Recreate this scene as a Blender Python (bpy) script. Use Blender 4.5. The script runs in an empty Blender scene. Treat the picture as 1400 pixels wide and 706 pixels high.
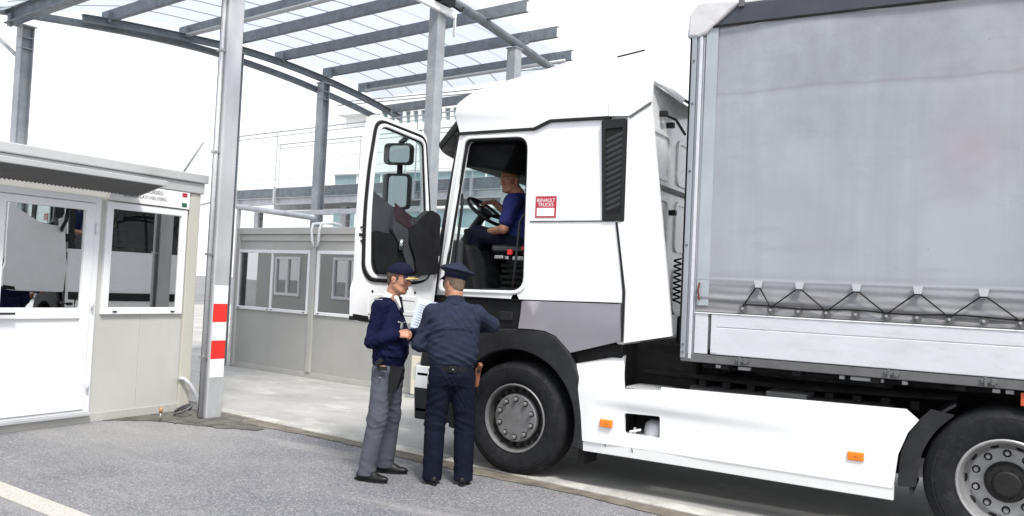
import bpy, bmesh, math, random
import numpy as np
from mathutils import Vector, Matrix
from mathutils.geometry import delaunay_2d_cdt
random.seed(7)
S = bpy.context.scene
COL = S.collection
R_ = math.radians

# ---------------------------------------------------------------- camera
YAW, PITCH, ROLL = R_(29.988), R_(1.958), R_(2.643)
fwd = Vector((-math.sin(YAW)*math.cos(PITCH), math.cos(YAW)*math.cos(PITCH), math.sin(PITCH)))
rt = Vector((math.cos(YAW), math.sin(YAW), 0)); up = rt.cross(fwd)
r2 = rt*math.cos(ROLL) + up*math.sin(ROLL); u2 = -rt*math.sin(ROLL) + up*math.cos(ROLL)
cam_d = bpy.data.cameras.new('camera'); cam = bpy.data.objects.new('camera', cam_d); COL.objects.link(cam)
cam.matrix_world = Matrix(((r2.x, u2.x, -fwd.x, 0), (r2.y, u2.y, -fwd.y, 0), (r2.z, u2.z, -fwd.z, 1.70), (0, 0, 0, 1)))
cam_d.sensor_width = 36; cam_d.lens = 36*1138.55/1400; cam_d.clip_end = 2000; cam_d.clip_start = .05
S.camera = cam

# ---------------------------------------------------------------- light: bright overcast
SUN_EL, SUN_AZ = R_(56), R_(128)          # azimuth clockwise from +Y
w = bpy.data.worlds.new('World'); S.world = w; w.use_nodes = True
nt = w.node_tree; bg = nt.nodes['Background']
sky = nt.nodes.new('ShaderNodeTexSky'); sky.sky_type = 'NISHITA'; sky.sun_disc = False
sky.sun_elevation = SUN_EL; sky.sun_rotation = SUN_AZ; sky.dust_density = 3
tc = nt.nodes.new('ShaderNodeTexCoord')
ns = nt.nodes.new('ShaderNodeTexNoise'); ns.inputs['Scale'].default_value = 2.2; ns.inputs['Detail'].default_value = 6
nt.links.new(tc.outputs['Generated'], ns.inputs['Vector'])
rp = nt.nodes.new('ShaderNodeValToRGB'); rp.color_ramp.elements[0].position = .3; rp.color_ramp.elements[1].position = .7
rp.color_ramp.elements[0].color = (6.4, 6.7, 7.2, 1); rp.color_ramp.elements[1].color = (8.6, 8.7, 8.9, 1)
nt.links.new(ns.outputs['Fac'], rp.inputs['Fac'])
mx = nt.nodes.new('ShaderNodeMix'); mx.data_type = 'RGBA'; mx.inputs[0].default_value = .88
nt.links.new(sky.outputs['Color'], mx.inputs[6]); nt.links.new(rp.outputs['Color'], mx.inputs[7])
nt.links.new(mx.outputs[2], bg.inputs['Color']); bg.inputs['Strength'].default_value = .085
sd = bpy.data.lights.new('sun', 'SUN'); sd.energy = 2.0; sd.angle = R_(12); sd.color = (1, .97, .92)
sun = bpy.data.objects.new('sun', sd); COL.objects.link(sun)
sdir = Vector((math.sin(SUN_AZ)*math.cos(SUN_EL), math.cos(SUN_AZ)*math.cos(SUN_EL), math.sin(SUN_EL)))
sun.rotation_euler = sdir.to_track_quat('Z', 'Y').to_euler(); sun.location = sdir*50
S.view_settings.view_transform = 'Standard'; S.view_settings.look = 'None'
S.view_settings.exposure = 1.1; S.view_settings.gamma = 1

# ---------------------------------------------------------------- helpers
def tag(o, label=None, cat=None, group=None, kind=None):
    if label: o['label'] = label
    if cat: o['category'] = cat
    if group: o['group'] = group
    if kind: o['kind'] = kind
    return o

def empty(name, loc=(0, 0, 0), rz=0, label=None, cat=None, group=None):
    o = bpy.data.objects.new(name, None); COL.objects.link(o)
    o.location = loc; o.rotation_euler = (0, 0, rz); o.empty_display_size = .2
    return tag(o, label, cat, group)

def wmat(o):
    m = o.matrix_basis.copy()
    if o.parent: m = wmat(o.parent) @ o.matrix_parent_inverse @ m
    return m

def link(name, me, mat, parent=None, origin=None, bevel=0, smooth=False, seg=2):
    if mat: me.materials.append(mat)
    o = bpy.data.objects.new(name, me); COL.objects.link(o)
    if origin is not None:
        me.transform(Matrix.Translation(-Vector(origin))); o.location = origin
    if parent:
        o.parent = parent; o.matrix_parent_inverse = wmat(parent).inverted()
    if smooth:
        me.polygons.foreach_set('use_smooth', [True]*len(me.polygons))
    if bevel:
        b = o.modifiers.new('bevel', 'BEVEL'); b.width = bevel; b.segments = seg; b.limit_method = 'ANGLE'; b.angle_limit = R_(32)
    return o

def inside(p, poly):
    x, y = p; c = False; n = len(poly); j = n-1
    for i in range(n):
        xi, yi = poly[i]; xj, yj = poly[j]
        if (yi > y) != (yj > y) and x < (xj-xi)*(y-yi)/(yj-yi)+xi: c = not c
        j = i
    return c

def rounded(poly, r, n=5):
    """round the corners of a polygon; r one radius or one per corner"""
    out = []; N = len(poly)
    for i, p in enumerate(poly):
        rr = r[i] if isinstance(r, (list, tuple)) else r
        p = Vector(p); a = Vector(poly[i-1])-p; b = Vector(poly[(i+1) % N])-p
        if rr <= 0: out.append(tuple(p)); continue
        d = min(rr, a.length*.48, b.length*.48)
        A = p+a.normalized()*d; B = p+b.normalized()*d
        for k in range(n+1):
            t = k/n; q = A*(1-t)**2+p*2*t*(1-t)+B*t*t; out.append(tuple(q))
    return out

def subdiv(poly, step):
    out = []
    for i, p in enumerate(poly):
        q = poly[(i+1) % len(poly)]; L = math.dist(p, q); n = max(1, int(L/step))
        for k in range(n): out.append((p[0]+(q[0]-p[0])*k/n, p[1]+(q[1]-p[1])*k/n))
    return out

class MB:
    def __init__(s): s.v = []; s.f = []
    def add(s, vs, fs):
        o = len(s.v); s.v += [tuple(v) for v in vs]; s.f += [tuple(i+o for i in f) for f in fs]; return s
    def box(s, x0, x1, y0, y1, z0, z1):
        return s.add([(x0,y0,z0),(x1,y0,z0),(x1,y1,z0),(x0,y1,z0),(x0,y0,z1),(x1,y0,z1),(x1,y1,z1),(x0,y1,z1)],
                     [(3,2,1,0),(4,5,6,7),(0,1,5,4),(1,2,6,5),(2,3,7,6),(3,0,4,7)])
    def hexa(s, P):   # 8 points, bottom ring then top ring
        return s.add(P, [(3,2,1,0),(4,5,6,7),(0,1,5,4),(1,2,6,5),(2,3,7,6),(3,0,4,7)])
    def bar(s, p, q, w, h, upv=(0,0,1)):
        p = Vector(p); q = Vector(q); d = (q-p).normalized(); u = Vector(upv)
        x = d.cross(u)
        if x.length < 1e-4: x = d.cross(Vector((1,0,0)))
        x.normalize(); u = x.cross(d).normalized()
        x *= w/2; u *= h/2
        return s.hexa([p-x-u, p+x-u, q+x-u, q-x-u, p-x+u, p+x+u, q+x+u, q-x+u])
    def ibeam(s, p, q, h, b, upv=(0,0,1), tf=.012, tw=.008):
        p = Vector(p); q = Vector(q); d = (q-p).normalized(); u = Vector(upv); x = d.cross(u).normalized(); u = x.cross(d).normalized()
        s.bar(p+u*(h/2-tf/2), q+u*(h/2-tf/2), b, tf, u); s.bar(p-u*(h/2-tf/2), q-u*(h/2-tf/2), b, tf, u)
        return s.bar(p, q, tw, h-2*tf, u)
    def tube(s, pts, r, n=10, cap=True):
        pts = [Vector(p) for p in pts]; N = len(pts); rings = []; prev = None
        for i, p in enumerate(pts):
            d = (pts[min(i+1, N-1)]-pts[max(i-1, 0)]).normalized()
            if prev is None:
                a = d.orthogonal().normalized()
            else:
                a = (prev-d*prev.dot(d)).normalized()
            prev = a; b = d.cross(a); rr = r[i] if isinstance(r, (list, tuple)) else r
            rings.append([p+(a*math.cos(2*math.pi*k/n)+b*math.sin(2*math.pi*k/n))*rr for k in range(n)])
        return s.loft(rings, cap)
    def loft(s, rings, cap=True, closed=True):
        n = len(rings[0]); vs = [v for r in rings for v in r]; fs = []
        for i in range(len(rings)-1):
            for k in range(n if closed else n-1):
                k2 = (k+1) % n; fs.append((i*n+k, i*n+k2, (i+1)*n+k2, (i+1)*n+k))
        if cap: fs += [tuple(range(n))[::-1], tuple((len(rings)-1)*n+k for k in range(n))]
        return s.add(vs, fs)
    def lathe(s, prof, c, n=48, axis='y'):
        c = Vector(c); vs = []; fs = []; m = len(prof)
        for k in range(n):
            a = 2*math.pi*k/n
            for r, t in prof:
                if axis == 'y': vs.append((c.x+r*math.cos(a), c.y+t, c.z+r*math.sin(a)))
                elif axis == 'x': vs.append((c.x+t, c.y+r*math.cos(a), c.z+r*math.sin(a)))
                else: vs.append((c.x+r*math.cos(a), c.y+r*math.sin(a), c.z+t))
        for k in range(n):
            k2 = (k+1) % n
            for j in range(m-1): fs.append((k*m+j, k*m+j+1, k2*m+j+1, k2*m+j))
        return s.add(vs, fs)
    def prism(s, outer, a0, a1, plane='xz', holes=(), step=0, yf=None, inner=True):
        """extrude a 2-D outline (with holes) between a0 and a1; step adds points, yf(u,v) shifts the sheet along the axis"""
        loops = [list(outer)]+[list(h) for h in holes]
        if step: loops = [subdiv(l, step) for l in loops]
        pts = []; edges = []
        for l in loops:
            o = len(pts); pts += l; edges += [(o+i, o+(i+1) % len(l)) for i in range(len(l))]
        nb = len(pts)
        if step and inner:
            xs = [p[0] for p in loops[0]]; zs = [p[1] for p in loops[0]]
            nx = int((max(xs)-min(xs))/step); nz = int((max(zs)-min(zs))/step)
            for i in range(1, nx+1):
                for j in range(1, nz+1):
                    q = (min(xs)+(i-.5)*(max(xs)-min(xs))/max(nx, 1), min(zs)+(j-.5)*(max(zs)-min(zs))/max(nz, 1))
                    if inside(q, loops[0]) and not any(inside(q, h) for h in loops[1:]) and \
                       min(math.dist(q, b) for b in pts[:nb]) > step*.68: pts.append(q)
        V, E, F, *_ = delaunay_2d_cdt([Vector(p) for p in pts], edges, [], 0, 1e-6)
        V = [tuple(v) for v in V]
        T = []
        for f in F:
            c = (sum(V[i][0] for i in f)/len(f), sum(V[i][1] for i in f)/len(f))
            if inside(c, loops[0]) and not any(inside(c, h) for h in loops[1:]): T.append(tuple(f))
        def P(p, a):
            a = a + (yf(p[0], p[1]) if yf else 0)
            return (p[0], a, p[1]) if plane == 'xz' else ((a, p[0], p[1]) if plane == 'yz' else (p[0], p[1], a))
        n = len(V); vs = [P(p, a0) for p in V]+[P(p, a1) for p in V]
        fs = [t for t in T]+[tuple(i+n for i in t[::-1]) for t in T]
        cnt = {}
        for t in T:
            for i in range(len(t)):
                e = (t[i], t[(i+1) % len(t)]); cnt[e] = 1
        for (a, b) in list(cnt):
            if (b, a) not in cnt: fs.append((b, a, a+n, b+n))
        return s.add(vs, fs)
    def mesh(s, name, fix=True, weld=0):
        me = bpy.data.meshes.new(name); me.from_pydata(s.v, [], s.f)
        bm = bmesh.new(); bm.from_mesh(me)
        if weld: bmesh.ops.remove_doubles(bm, verts=bm.verts, dist=weld)
        if fix: bmesh.ops.recalc_face_normals(bm, faces=bm.faces)
        bm.to_mesh(me); bm.free(); me.update(); return me
    def build(s, name, mat, parent=None, origin=None, bevel=0, smooth=False, seg=2, weld=0, fix=True):
        return link(name, s.mesh(name, fix, weld), mat, parent, origin, bevel, smooth, seg)

def autosmooth(o, ang=35):
    o.data.polygons.foreach_set('use_smooth', [True]*len(o.data.polygons))
    bm = bmesh.new(); bm.from_mesh(o.data)
    for e in bm.edges:
        if len(e.link_faces) == 2 and e.calc_face_angle(0) > R_(ang): e.smooth = False
    bm.to_mesh(o.data); bm.free(); return o

def place(o, M):          # apply a matrix to mesh coordinates
    o.data.transform(M); return o

def text(name, body, size, mat, M, parent, ext=.0015, align='LEFT', sx=1.0):
    cu = bpy.data.curves.new(name, 'FONT'); cu.body = body; cu.size = size; cu.extrude = ext; cu.align_x = align
    t = bpy.data.objects.new(name, cu); COL.objects.link(t)
    bpy.context.view_layer.update()
    me = bpy.data.meshes.new_from_object(t.evaluated_get(bpy.context.evaluated_depsgraph_get()))
    bpy.data.objects.remove(t); me.transform(M @ Matrix.Diagonal((sx, 1, 1, 1)))
    me.name = name
    return link(name, me, mat, parent)

# ---------------------------------------------------------------- materials
def newmat(name):
    m = bpy.data.materials.new(name); m.use_nodes = True; nt = m.node_tree
    return m, nt, nt.nodes['Principled BSDF']
def N(nt, t, **kw):
    n = nt.nodes.new(t)
    for k, v in kw.items():
        if k in n.inputs: n.inputs[k].default_value = v
        else: setattr(n, k, v)
    return n
def noise(nt, scale, detail=4, rough=.55, sc=(1, 1, 1), rot=(0, 0, 0), kind='Object'):
    tcn = N(nt, 'ShaderNodeTexCoord'); mp = N(nt, 'ShaderNodeMapping'); mp.inputs['Scale'].default_value = sc; mp.inputs['Rotation'].default_value = rot
    nt.links.new(tcn.outputs[kind], mp.inputs['Vector'])
    n = N(nt, 'ShaderNodeTexNoise', Scale=scale, Detail=detail, Roughness=rough); nt.links.new(mp.outputs[0], n.inputs['Vector'])
    return n.outputs['Fac']
def ramp(nt, fac, stops):
    r = N(nt, 'ShaderNodeValToRGB'); e = r.color_ramp.elements
    while len(e) < len(stops): e.new(.5)
    for i, (p, c) in enumerate(stops):
        e[i].position = p; e[i].color = (*c, 1) if len(c) == 3 else c
    nt.links.new(fac, r.inputs['Fac']); return r.outputs['Color']
def mixc(nt, fac, a, b, mode='MIX'):
    m = N(nt, 'ShaderNodeMix', data_type='RGBA', blend_type=mode)
    for i, v in ((0, fac), (6, a), (7, b)):
        if hasattr(v, 'is_linked'): nt.links.new(v, m.inputs[i])
        elif i == 0: m.inputs[0].default_value = v
        else: m.inputs[i].default_value = (*v, 1)
    return m.outputs[2]
def g(v): return (v, v, v)
def bump(nt, b, fac, strength, dist=.01):
    n = N(nt, 'ShaderNodeBump', Strength=strength, Distance=dist); nt.links.new(fac, n.inputs['Height'])
    if b.inputs['Normal'].is_linked: nt.links.new(b.inputs['Normal'].links[0].from_socket, n.inputs['Normal'])
    nt.links.new(n.outputs[0], b.inputs['Normal'])
def pm(name, col, rough=.5, metal=0, var=.12, vs=3, bmp=0, bs=60, coat=0, dirt=0, dirtcol=(.12, .11, .09), spec=.5, sc=(1, 1, 1)):
    m, nt, b = newmat(name)
    f = noise(nt, vs, 5, sc=sc)
    c = ramp(nt, f, [(.3, tuple(x*(1-var) for x in col)), (.7, tuple(min(1, x*(1+var)) for x in col))])
    if dirt:
        d = ramp(nt, noise(nt, vs*2.3, 8, .7, sc=sc), [(.5, g(0)), (.75, g(dirt))])
        c = mixc(nt, d, c, dirtcol)
    nt.links.new(c, b.inputs['Base Color'])
    rr = ramp(nt, noise(nt, vs*3, 4), [(.3, g(max(.02, rough*.8))), (.7, g(min(1, rough*1.2)))])
    nt.links.new(rr, b.inputs['Roughness']); b.inputs['Metallic'].default_value = metal
    b.inputs['Specular IOR Level'].default_value = spec
    b.inputs['Coat Weight'].default_value = coat; b.inputs['Coat Roughness'].default_value = .06
    if bmp: bump(nt, b, noise(nt, bs, 6, .6), bmp)
    return m
def glassmat(name, tint, refl, rough=.02, refcol=(1, 1, 1), normal_tilt=None):
    m, nt, b = newmat(name); out = nt.nodes['Material Output']
    tr = N(nt, 'ShaderNodeBsdfTransparent'); tr.inputs['Color'].default_value = (*tint, 1)
    gl = N(nt, 'ShaderNodeBsdfGlossy'); gl.inputs['Roughness'].default_value = rough; gl.inputs['Color'].default_value = (*refcol, 1)
    lw = N(nt, 'ShaderNodeLayerWeight', Blend=.5); pw = N(nt, 'ShaderNodeMath', operation='POWER'); pw.inputs[1].default_value = 4.5
    nt.links.new(lw.outputs['Facing'], pw.inputs[0]); ma = N(nt, 'ShaderNodeMath', operation='ADD', use_clamp=True); ma.inputs[1].default_value = refl
    nt.links.new(pw.outputs[0], ma.inputs[0]); ms = N(nt, 'ShaderNodeMixShader')
    nt.links.new(ma.outputs[0], ms.inputs[0]); nt.links.new(tr.outputs[0], ms.inputs[1]); nt.links.new(gl.outputs[0], ms.inputs[2])
    if normal_tilt:                                # reflections turned by a tilted shading normal; the panes stay square
        ge = N(nt, 'ShaderNodeNewGeometry'); va = N(nt, 'ShaderNodeVectorMath', operation='ADD'); va.inputs[1].default_value = normal_tilt
        vn = N(nt, 'ShaderNodeVectorMath', operation='NORMALIZE'); nt.links.new(ge.outputs['Normal'], va.inputs[0]); nt.links.new(va.outputs[0], vn.inputs[0]); nt.links.new(vn.outputs[0], gl.inputs['Normal'])
    nt.links.new(ms.outputs[0], out.inputs['Surface']); nt.nodes.remove(b); return m

M = {}
M['white_paint'] = pm('white_truck_paint', (.80, .81, .82), .28, var=.015, vs=1.5, coat=.5, dirt=.10, dirtcol=(.45, .43, .40))
M['grey_paint'] = pm('grey_truck_paint', (.235, .225, .25), .35, var=.04, coat=.3)
M['black_plastic'] = pm('black_plastic', (.011, .0115, .013), .5, var=.25, vs=6, bmp=.1, bs=300, spec=.3)
M['arch_plastic'] = pm('arch_plastic', (.018, .0185, .022), .6, var=.3, vs=5, dirt=.3, dirtcol=(.06, .06, .06), spec=.3)
M['rubber'] = pm('black_rubber', (.010, .010, .010), .75, var=.2, spec=.25)
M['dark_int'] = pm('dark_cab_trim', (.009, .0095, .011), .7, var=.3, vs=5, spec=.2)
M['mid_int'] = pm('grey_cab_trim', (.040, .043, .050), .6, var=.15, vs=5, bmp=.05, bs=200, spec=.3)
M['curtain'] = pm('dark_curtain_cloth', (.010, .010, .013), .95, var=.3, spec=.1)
M['chassis'] = pm('dirty_chassis', (.016, .0155, .015), .75, var=.4, vs=4, dirt=.35, dirtcol=(.05, .045, .04), spec=.2)
M['tyre'] = pm('tyre_rubber', (.0115, .012, .0145), .8, var=.25, vs=6, dirt=.3, dirtcol=(.06, .06, .062), bmp=.15, bs=90, spec=.25)
M['rim'] = pm('steel_rim', (.215, .215, .22), .42, metal=.35, var=.12, vs=8, dirt=.4, dirtcol=(.06, .055, .05))
M['hub'] = pm('dark_hub', (.012, .012, .012), .6, metal=.1, var=.3, vs=12, dirt=.3, dirtcol=(.045, .04, .038), spec=.3)
M['alu'] = pm('aluminium', (.56, .57, .59), .42, metal=.3, var=.08, vs=2, dirt=.35, dirtcol=(.27, .26, .25), sc=(1, 1, 3))
M['alu_tread'] = pm('tread_plate', (.5, .5, .5), .4, metal=.6, var=.1, vs=10)
M['board'] = pm('white_aluminium_board', (.585, .60, .625), .42, metal=.1, var=.06, vs=2, dirt=.35, dirtcol=(.36, .34, .345), sc=(1, 1, 3), bmp=.12, bs=22)
M['rim_rear'] = pm('pale_steel_rim', (.36, .36, .365), .42, metal=.5, var=.15, vs=8, dirt=.4, dirtcol=(.10, .09, .08))
M['post_alu'] = pm('dull_post_aluminium', (.33, .35, .375), .4, metal=.4, var=.12, vs=3, dirt=.3, dirtcol=(.18, .17, .17), sc=(1, 1, .3))
M['louvre'] = pm('louvre_plastic', (.040, .043, .052), .45, var=.2)
M['rim_dark'] = pm('rim_well', (.07, .07, .07), .5, metal=.3, var=.2, vs=9)  # shade of the rim recess put into this darker colour
M['rail_grey'] = pm('grey_rail_paint', (.11, .11, .115), .55, var=.2, vs=4, dirt=.4, dirtcol=(.05, .05, .05))
M['steel'] = pm('bare_steel', (.4, .4, .4), .4, metal=.8, var=.2, vs=10, dirt=.3)
M['orange'] = pm('orange_lens', (.85, .22, .01), .25, var=.08, vs=30, coat=.6)
M['red'] = pm('red_paint', (.72, .03, .025), .4, var=.06)
M['red_dark'] = pm('red_print', (.42, .02, .045), .4, var=.05)
M['green'] = pm('green_print', (.01, .10, .05), .4, var=.05)
M['white_film'] = pm('white_film', (.80, .80, .80), .4, var=.03)
M['upvc'] = pm('white_upvc', (.78, .79, .81), .3, var=.02, vs=2)
M['black_print'] = pm('black_print', (.02, .02, .02), .5)
M['cream'] = pm('cream_paint', (.72, .68, .55), .5, var=.05)
M['glass'] = glassmat('clear_glass', (.86, .92, .91), .03)
M['screen'] = glassmat('windshield_glass', (.80, .90, .88), .04)
M['tinted'] = glassmat('reflective_window_glass', (.22, .24, .25), .60, .010, (.86, .87, .87))
M['tinted_tilt'] = glassmat('reflective_booth_glass', (.22, .24, .25), .62, .010, (.88, .89, .89), (0, -.125, 0))
M['mirror'] = pm('mirror_glass', (.30, .33, .34), .04, metal=1, var=.01)
M['paper'] = pm('paper', (.50, .57, .68), .7, var=.04, vs=20)
M['skin'] = pm('skin', (.40, .20, .13), .55, var=.14, vs=18, bmp=.06, bs=160, spec=.3)
M['skin_tan'] = pm('tanned_skin', (.32, .155, .10), .55, var=.14, vs=18, bmp=.06, bs=160, spec=.3)
M['hair'] = pm('brown_hair', (.075, .045, .028), .7, var=.3, vs=60, bmp=.4, bs=250)
M['hair_g'] = pm('short_grey_brown_hair', (.16, .11, .08), .7, var=.3, vs=60, bmp=.4, bs=250)
M['sweater'] = pm('navy_knit', (.006, .0075, .031), .9, var=.22, vs=9, bmp=.4, bs=240, spec=.1)
M['jacket'] = pm('slate_navy_cloth', (.021, .026, .048), .85, var=.2, vs=7, bmp=.2, bs=300, spec=.15)
M['navy_trs'] = pm('navy_trouser_cloth', (.0065, .008, .018), .9, var=.2, vs=7, bmp=.2, bs=300, spec=.1)
M['grey_trs'] = pm('grey_blue_trouser_cloth', (.078, .084, .104), .9, var=.15, vs=7, bmp=.2, bs=300, spec=.15)
M['blue_shirt'] = pm('blue_polo_cloth', (.020, .025, .115), .9, var=.18, vs=8, bmp=.2, bs=300, spec=.15)
M['white_shirt'] = pm('white_shirt_cloth', (.78, .78, .80), .8, var=.03)
M['cap_navy'] = pm('navy_cap_cloth', (.007, .008, .024), .8, var=.15, vs=20, bmp=.2, bs=300, spec=.15)
M['cap_slate'] = pm('slate_cap_cloth', (.020, .023, .042), .8, var=.12, vs=20, bmp=.2, bs=300, spec=.15)
M['leather'] = pm('black_leather', (.009, .009, .0095), .45, var=.2, vs=20, bmp=.1, bs=200, spec=.25)
M['brown_leather'] = pm('brown_leather', (.20, .075, .04), .45, var=.25, vs=25, bmp=.1, bs=200)
M['gold'] = pm('gold_braid', (.75, .58, .22), .4, metal=.4, var=.2, vs=60, bmp=.5, bs=200)
M['eye'] = pm('eye_white', (.55, .52, .5), .25, var=.02)
M['iris'] = pm('iris', (.03, .02, .015), .2, var=.02)
M['brow'] = pm('eyebrow_hair', (.06, .035, .025), .8)
M['lip'] = pm('lips', (.31, .12, .09), .55, var=.06)

# galvanised steel: spangle and faint white streaks
m, nt, b = newmat('galvanised_steel'); M['galv'] = m
v = N(nt, 'ShaderNodeTexVoronoi', Scale=38.0); tcn = N(nt, 'ShaderNodeTexCoord'); nt.links.new(tcn.outputs['Object'], v.inputs['Vector'])
gv = ramp(nt, v.outputs['Color'], [(0, g(.35)), (1, g(.65))])
c = mixc(nt, .35, ramp(nt, noise(nt, 3, 6, .65), [(.3, (.27, .29, .31)), (.55, (.35, .37, .385)), (.75, (.46, .47, .48))]), gv, 'SOFT_LIGHT')
nt.links.new(c, b.inputs['Base Color']); b.inputs['Metallic'].default_value = .35
nt.links.new(ramp(nt, noise(nt, 12, 4), [(.3, g(.38)), (.7, g(.6))]), b.inputs['Roughness'])

M['galv_bright'] = pm('bright_galvanised_steel', (.50, .51, .525), .42, metal=.35, var=.12, vs=5, dirt=.2, dirtcol=(.62, .62, .62), sc=(1, 1, .3))
M['galv_dull'] = pm('dark_galvanised_steel', (.165, .185, .205), .55, metal=.3, var=.22, vs=7, dirt=.3, dirtcol=(.30, .31, .32))  # darker galvanised tone for beams and purlins

# sandwich-panel wall, beige, faint vertical profile and dust
def wallmat(name, col, axis):
    m, nt, b = newmat(name)
    c = ramp(nt, noise(nt, 1.1, 6), [(.3, tuple(x*.93 for x in col)), (.7, tuple(min(1, x*1.05) for x in col))])
    d = ramp(nt, noise(nt, 3, 8, .7, (1, 1, .18)), [(.5, g(0)), (.8, g(.3))])
    c = mixc(nt, d, c, (.36, .34, .29)); nt.links.new(c, b.inputs['Base Color'])
    b.inputs['Roughness'].default_value = .42
    wv = N(nt, 'ShaderNodeTexWave', Scale=9.0 if axis == 'Y' else 9.0, wave_type='BANDS', bands_direction=axis, wave_profile='TRI'); tcn = N(nt, 'ShaderNodeTexCoord')
    nt.links.new(tcn.outputs['Object'], wv.inputs['Vector']); bump(nt, b, wv.outputs['Fac'], .10, .004)
    return m
M['wall'] = wallmat('beige_sandwich_panel', (.51, .505, .48), 'Y')
M['wall2'] = wallmat('grey_sandwich_panel', (.40, .397, .38), 'X')
M['trim'] = pm('beige_trim', (.45, .445, .42), .45, var=.06, vs=2, dirt=.2, dirtcol=(.25, .23, .2), sc=(1, 1, .4))
M['roof_trim'] = pm('pale_roof_trim', (.44, .45, .45), .4, var=.06, vs=2, dirt=.2, dirtcol=(.3, .29, .27))
M['dark_soffit'] = pm('soffit_metal', (.13, .13, .13), .6, var=.1)
M['post_cream'] = pm('corner_post_cream', (.50, .485, .43), .5, var=.05, vs=2)
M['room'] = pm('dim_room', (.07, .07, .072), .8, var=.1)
M['bld_white'] = pm('far_white_cladding', (.80, .81, .80), .5, var=.02, vs=.5)
M['bld_glass'] = pm('far_teal_glazing', (.20, .29, .31), .2, var=.12, vs=1)

# trailer tarpaulin: washed grey with rub marks, grime and water streaks
m, nt, b = newmat('grey_tarpaulin'); M['tarp'] = m
base = ramp(nt, noise(nt, .55, 5, .55), [(.3, (.285, .31, .335)), (.7, (.36, .385, .41))])
pk = ramp(nt, noise(nt, 1.0, 6, .6), [(.48, g(0)), (.75, g(.75))])
c = mixc(nt, pk, base, (.325, .29, .325))
gr = ramp(nt, noise(nt, 1.5, 10, .72), [(.43, g(0)), (.70, g(.8))])
tcn = N(nt, 'ShaderNodeTexCoord'); sep = N(nt, 'ShaderNodeSeparateXYZ'); nt.links.new(tcn.outputs['Object'], sep.inputs[0])
hi = N(nt, 'ShaderNodeMapRange'); hi.inputs[1].default_value = 2.3; hi.inputs[2].default_value = 3.9; hi.inputs[3].default_value = .2; hi.inputs[4].default_value = 1
nt.links.new(sep.outputs['Z'], hi.inputs[0]); mm = N(nt, 'ShaderNodeMath', operation='MULTIPLY'); nt.links.new(gr, mm.inputs[0]); nt.links.new(hi.outputs[0], mm.inputs[1])
c = mixc(nt, mm.outputs[0], c, (.20, .195, .21))
hs = ramp(nt, noise(nt, 3.0, 9, .72, (.5, 1, 2.6)), [(.56, g(0)), (.74, g(.35))]); c = mixc(nt, hs, c, (.22, .22, .235))
sc_ = ramp(nt, noise(nt, 6.0, 3, .5, (2.5, 1, .16)), [(.74, g(0)), (.77, g(.35))]); c = mixc(nt, sc_, c, (.52, .56, .60))
sp_ = ramp(nt, noise(nt, 26, 3, .6), [(.72, g(0)), (.76, g(.5))]); c = mixc(nt, sp_, c, (.17, .17, .18))
vd = ramp(nt, noise(nt, 2.2, 8, .66, (1.6, 1, .10)), [(.46, g(0)), (.72, g(.40))]); c = mixc(nt, vd, c, (.215, .222, .240))
cz = N(nt, 'ShaderNodeMath', operation='MULTIPLY_ADD'); cz.inputs[1].default_value = .16; cz.inputs[2].default_value = -3.40; nt.links.new(noise(nt, 1.1, 5, .6), cz.inputs[0])
ca = N(nt, 'ShaderNodeMath', operation='ADD'); nt.links.new(sep.outputs['Z'], ca.inputs[0]); nt.links.new(cz.outputs[0], ca.inputs[1]); cb_ = N(nt, 'ShaderNodeMath', operation='ABSOLUTE'); nt.links.new(ca.outputs[0], cb_.inputs[0])
c = mixc(nt, ramp(nt, cb_.outputs[0], [(.0, g(.45)), (.018, g(.12)), (.05, g(0))]), c, (.20, .19, .20))
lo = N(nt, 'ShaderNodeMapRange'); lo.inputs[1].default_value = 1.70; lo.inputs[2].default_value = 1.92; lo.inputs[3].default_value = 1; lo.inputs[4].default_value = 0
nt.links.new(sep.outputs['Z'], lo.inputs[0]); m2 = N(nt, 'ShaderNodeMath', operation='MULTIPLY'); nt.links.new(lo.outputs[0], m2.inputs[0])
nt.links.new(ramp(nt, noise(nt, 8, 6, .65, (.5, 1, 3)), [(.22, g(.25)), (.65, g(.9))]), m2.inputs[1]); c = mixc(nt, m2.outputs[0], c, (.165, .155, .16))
nt.links.new(c, b.inputs['Base Color']); b.inputs['Roughness'].default_value = .55
bump(nt, b, noise(nt, 1.2, 3, .5, (1, 1, .4)), .35, .06); bump(nt, b, noise(nt, 350, 2), .06, .002)

# asphalt
m, nt, b = newmat('asphalt'); M['asphalt'] = m
v = N(nt, 'ShaderNodeTexVoronoi', Scale=95.0); tcn = N(nt, 'ShaderNodeTexCoord'); nt.links.new(tcn.outputs['Object'], v.inputs['Vector'])
sv = N(nt, 'ShaderNodeSeparateColor'); nt.links.new(v.outputs['Color'], sv.inputs[0])
st = ramp(nt, sv.outputs[0], [(0, (.088, .088, .098)), (.5, (.155, .157, .170)), (.85, (.208, .209, .219)), (1, (.33, .33, .33))])
big = ramp(nt, noise(nt, .55, 7, .62), [(.32, (.80, .80, .84)), (.5, (1.0, 1.0, 1.02)), (.68, (1.22, 1.21, 1.16))])
c = mixc(nt, 1, st, big, 'MULTIPLY')
tr = ramp(nt, noise(nt, 1.6, 5, .5, (.12, 1.4, 1), (0, 0, R_(24))), [(.58, g(0)), (.68, g(.42))]); c = mixc(nt, tr, c, (.32, .31, .30))
ds = ramp(nt, noise(nt, .30, 6, .6), [(.45, g(0)), (.66, g(.5))]); c = mixc(nt, ds, c, (.30, .295, .28))
nt.links.new(c, b.inputs['Base Color']); b.inputs['Roughness'].default_value = .85
bump(nt, b, v.outputs['Distance'], .7, .006)

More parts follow.
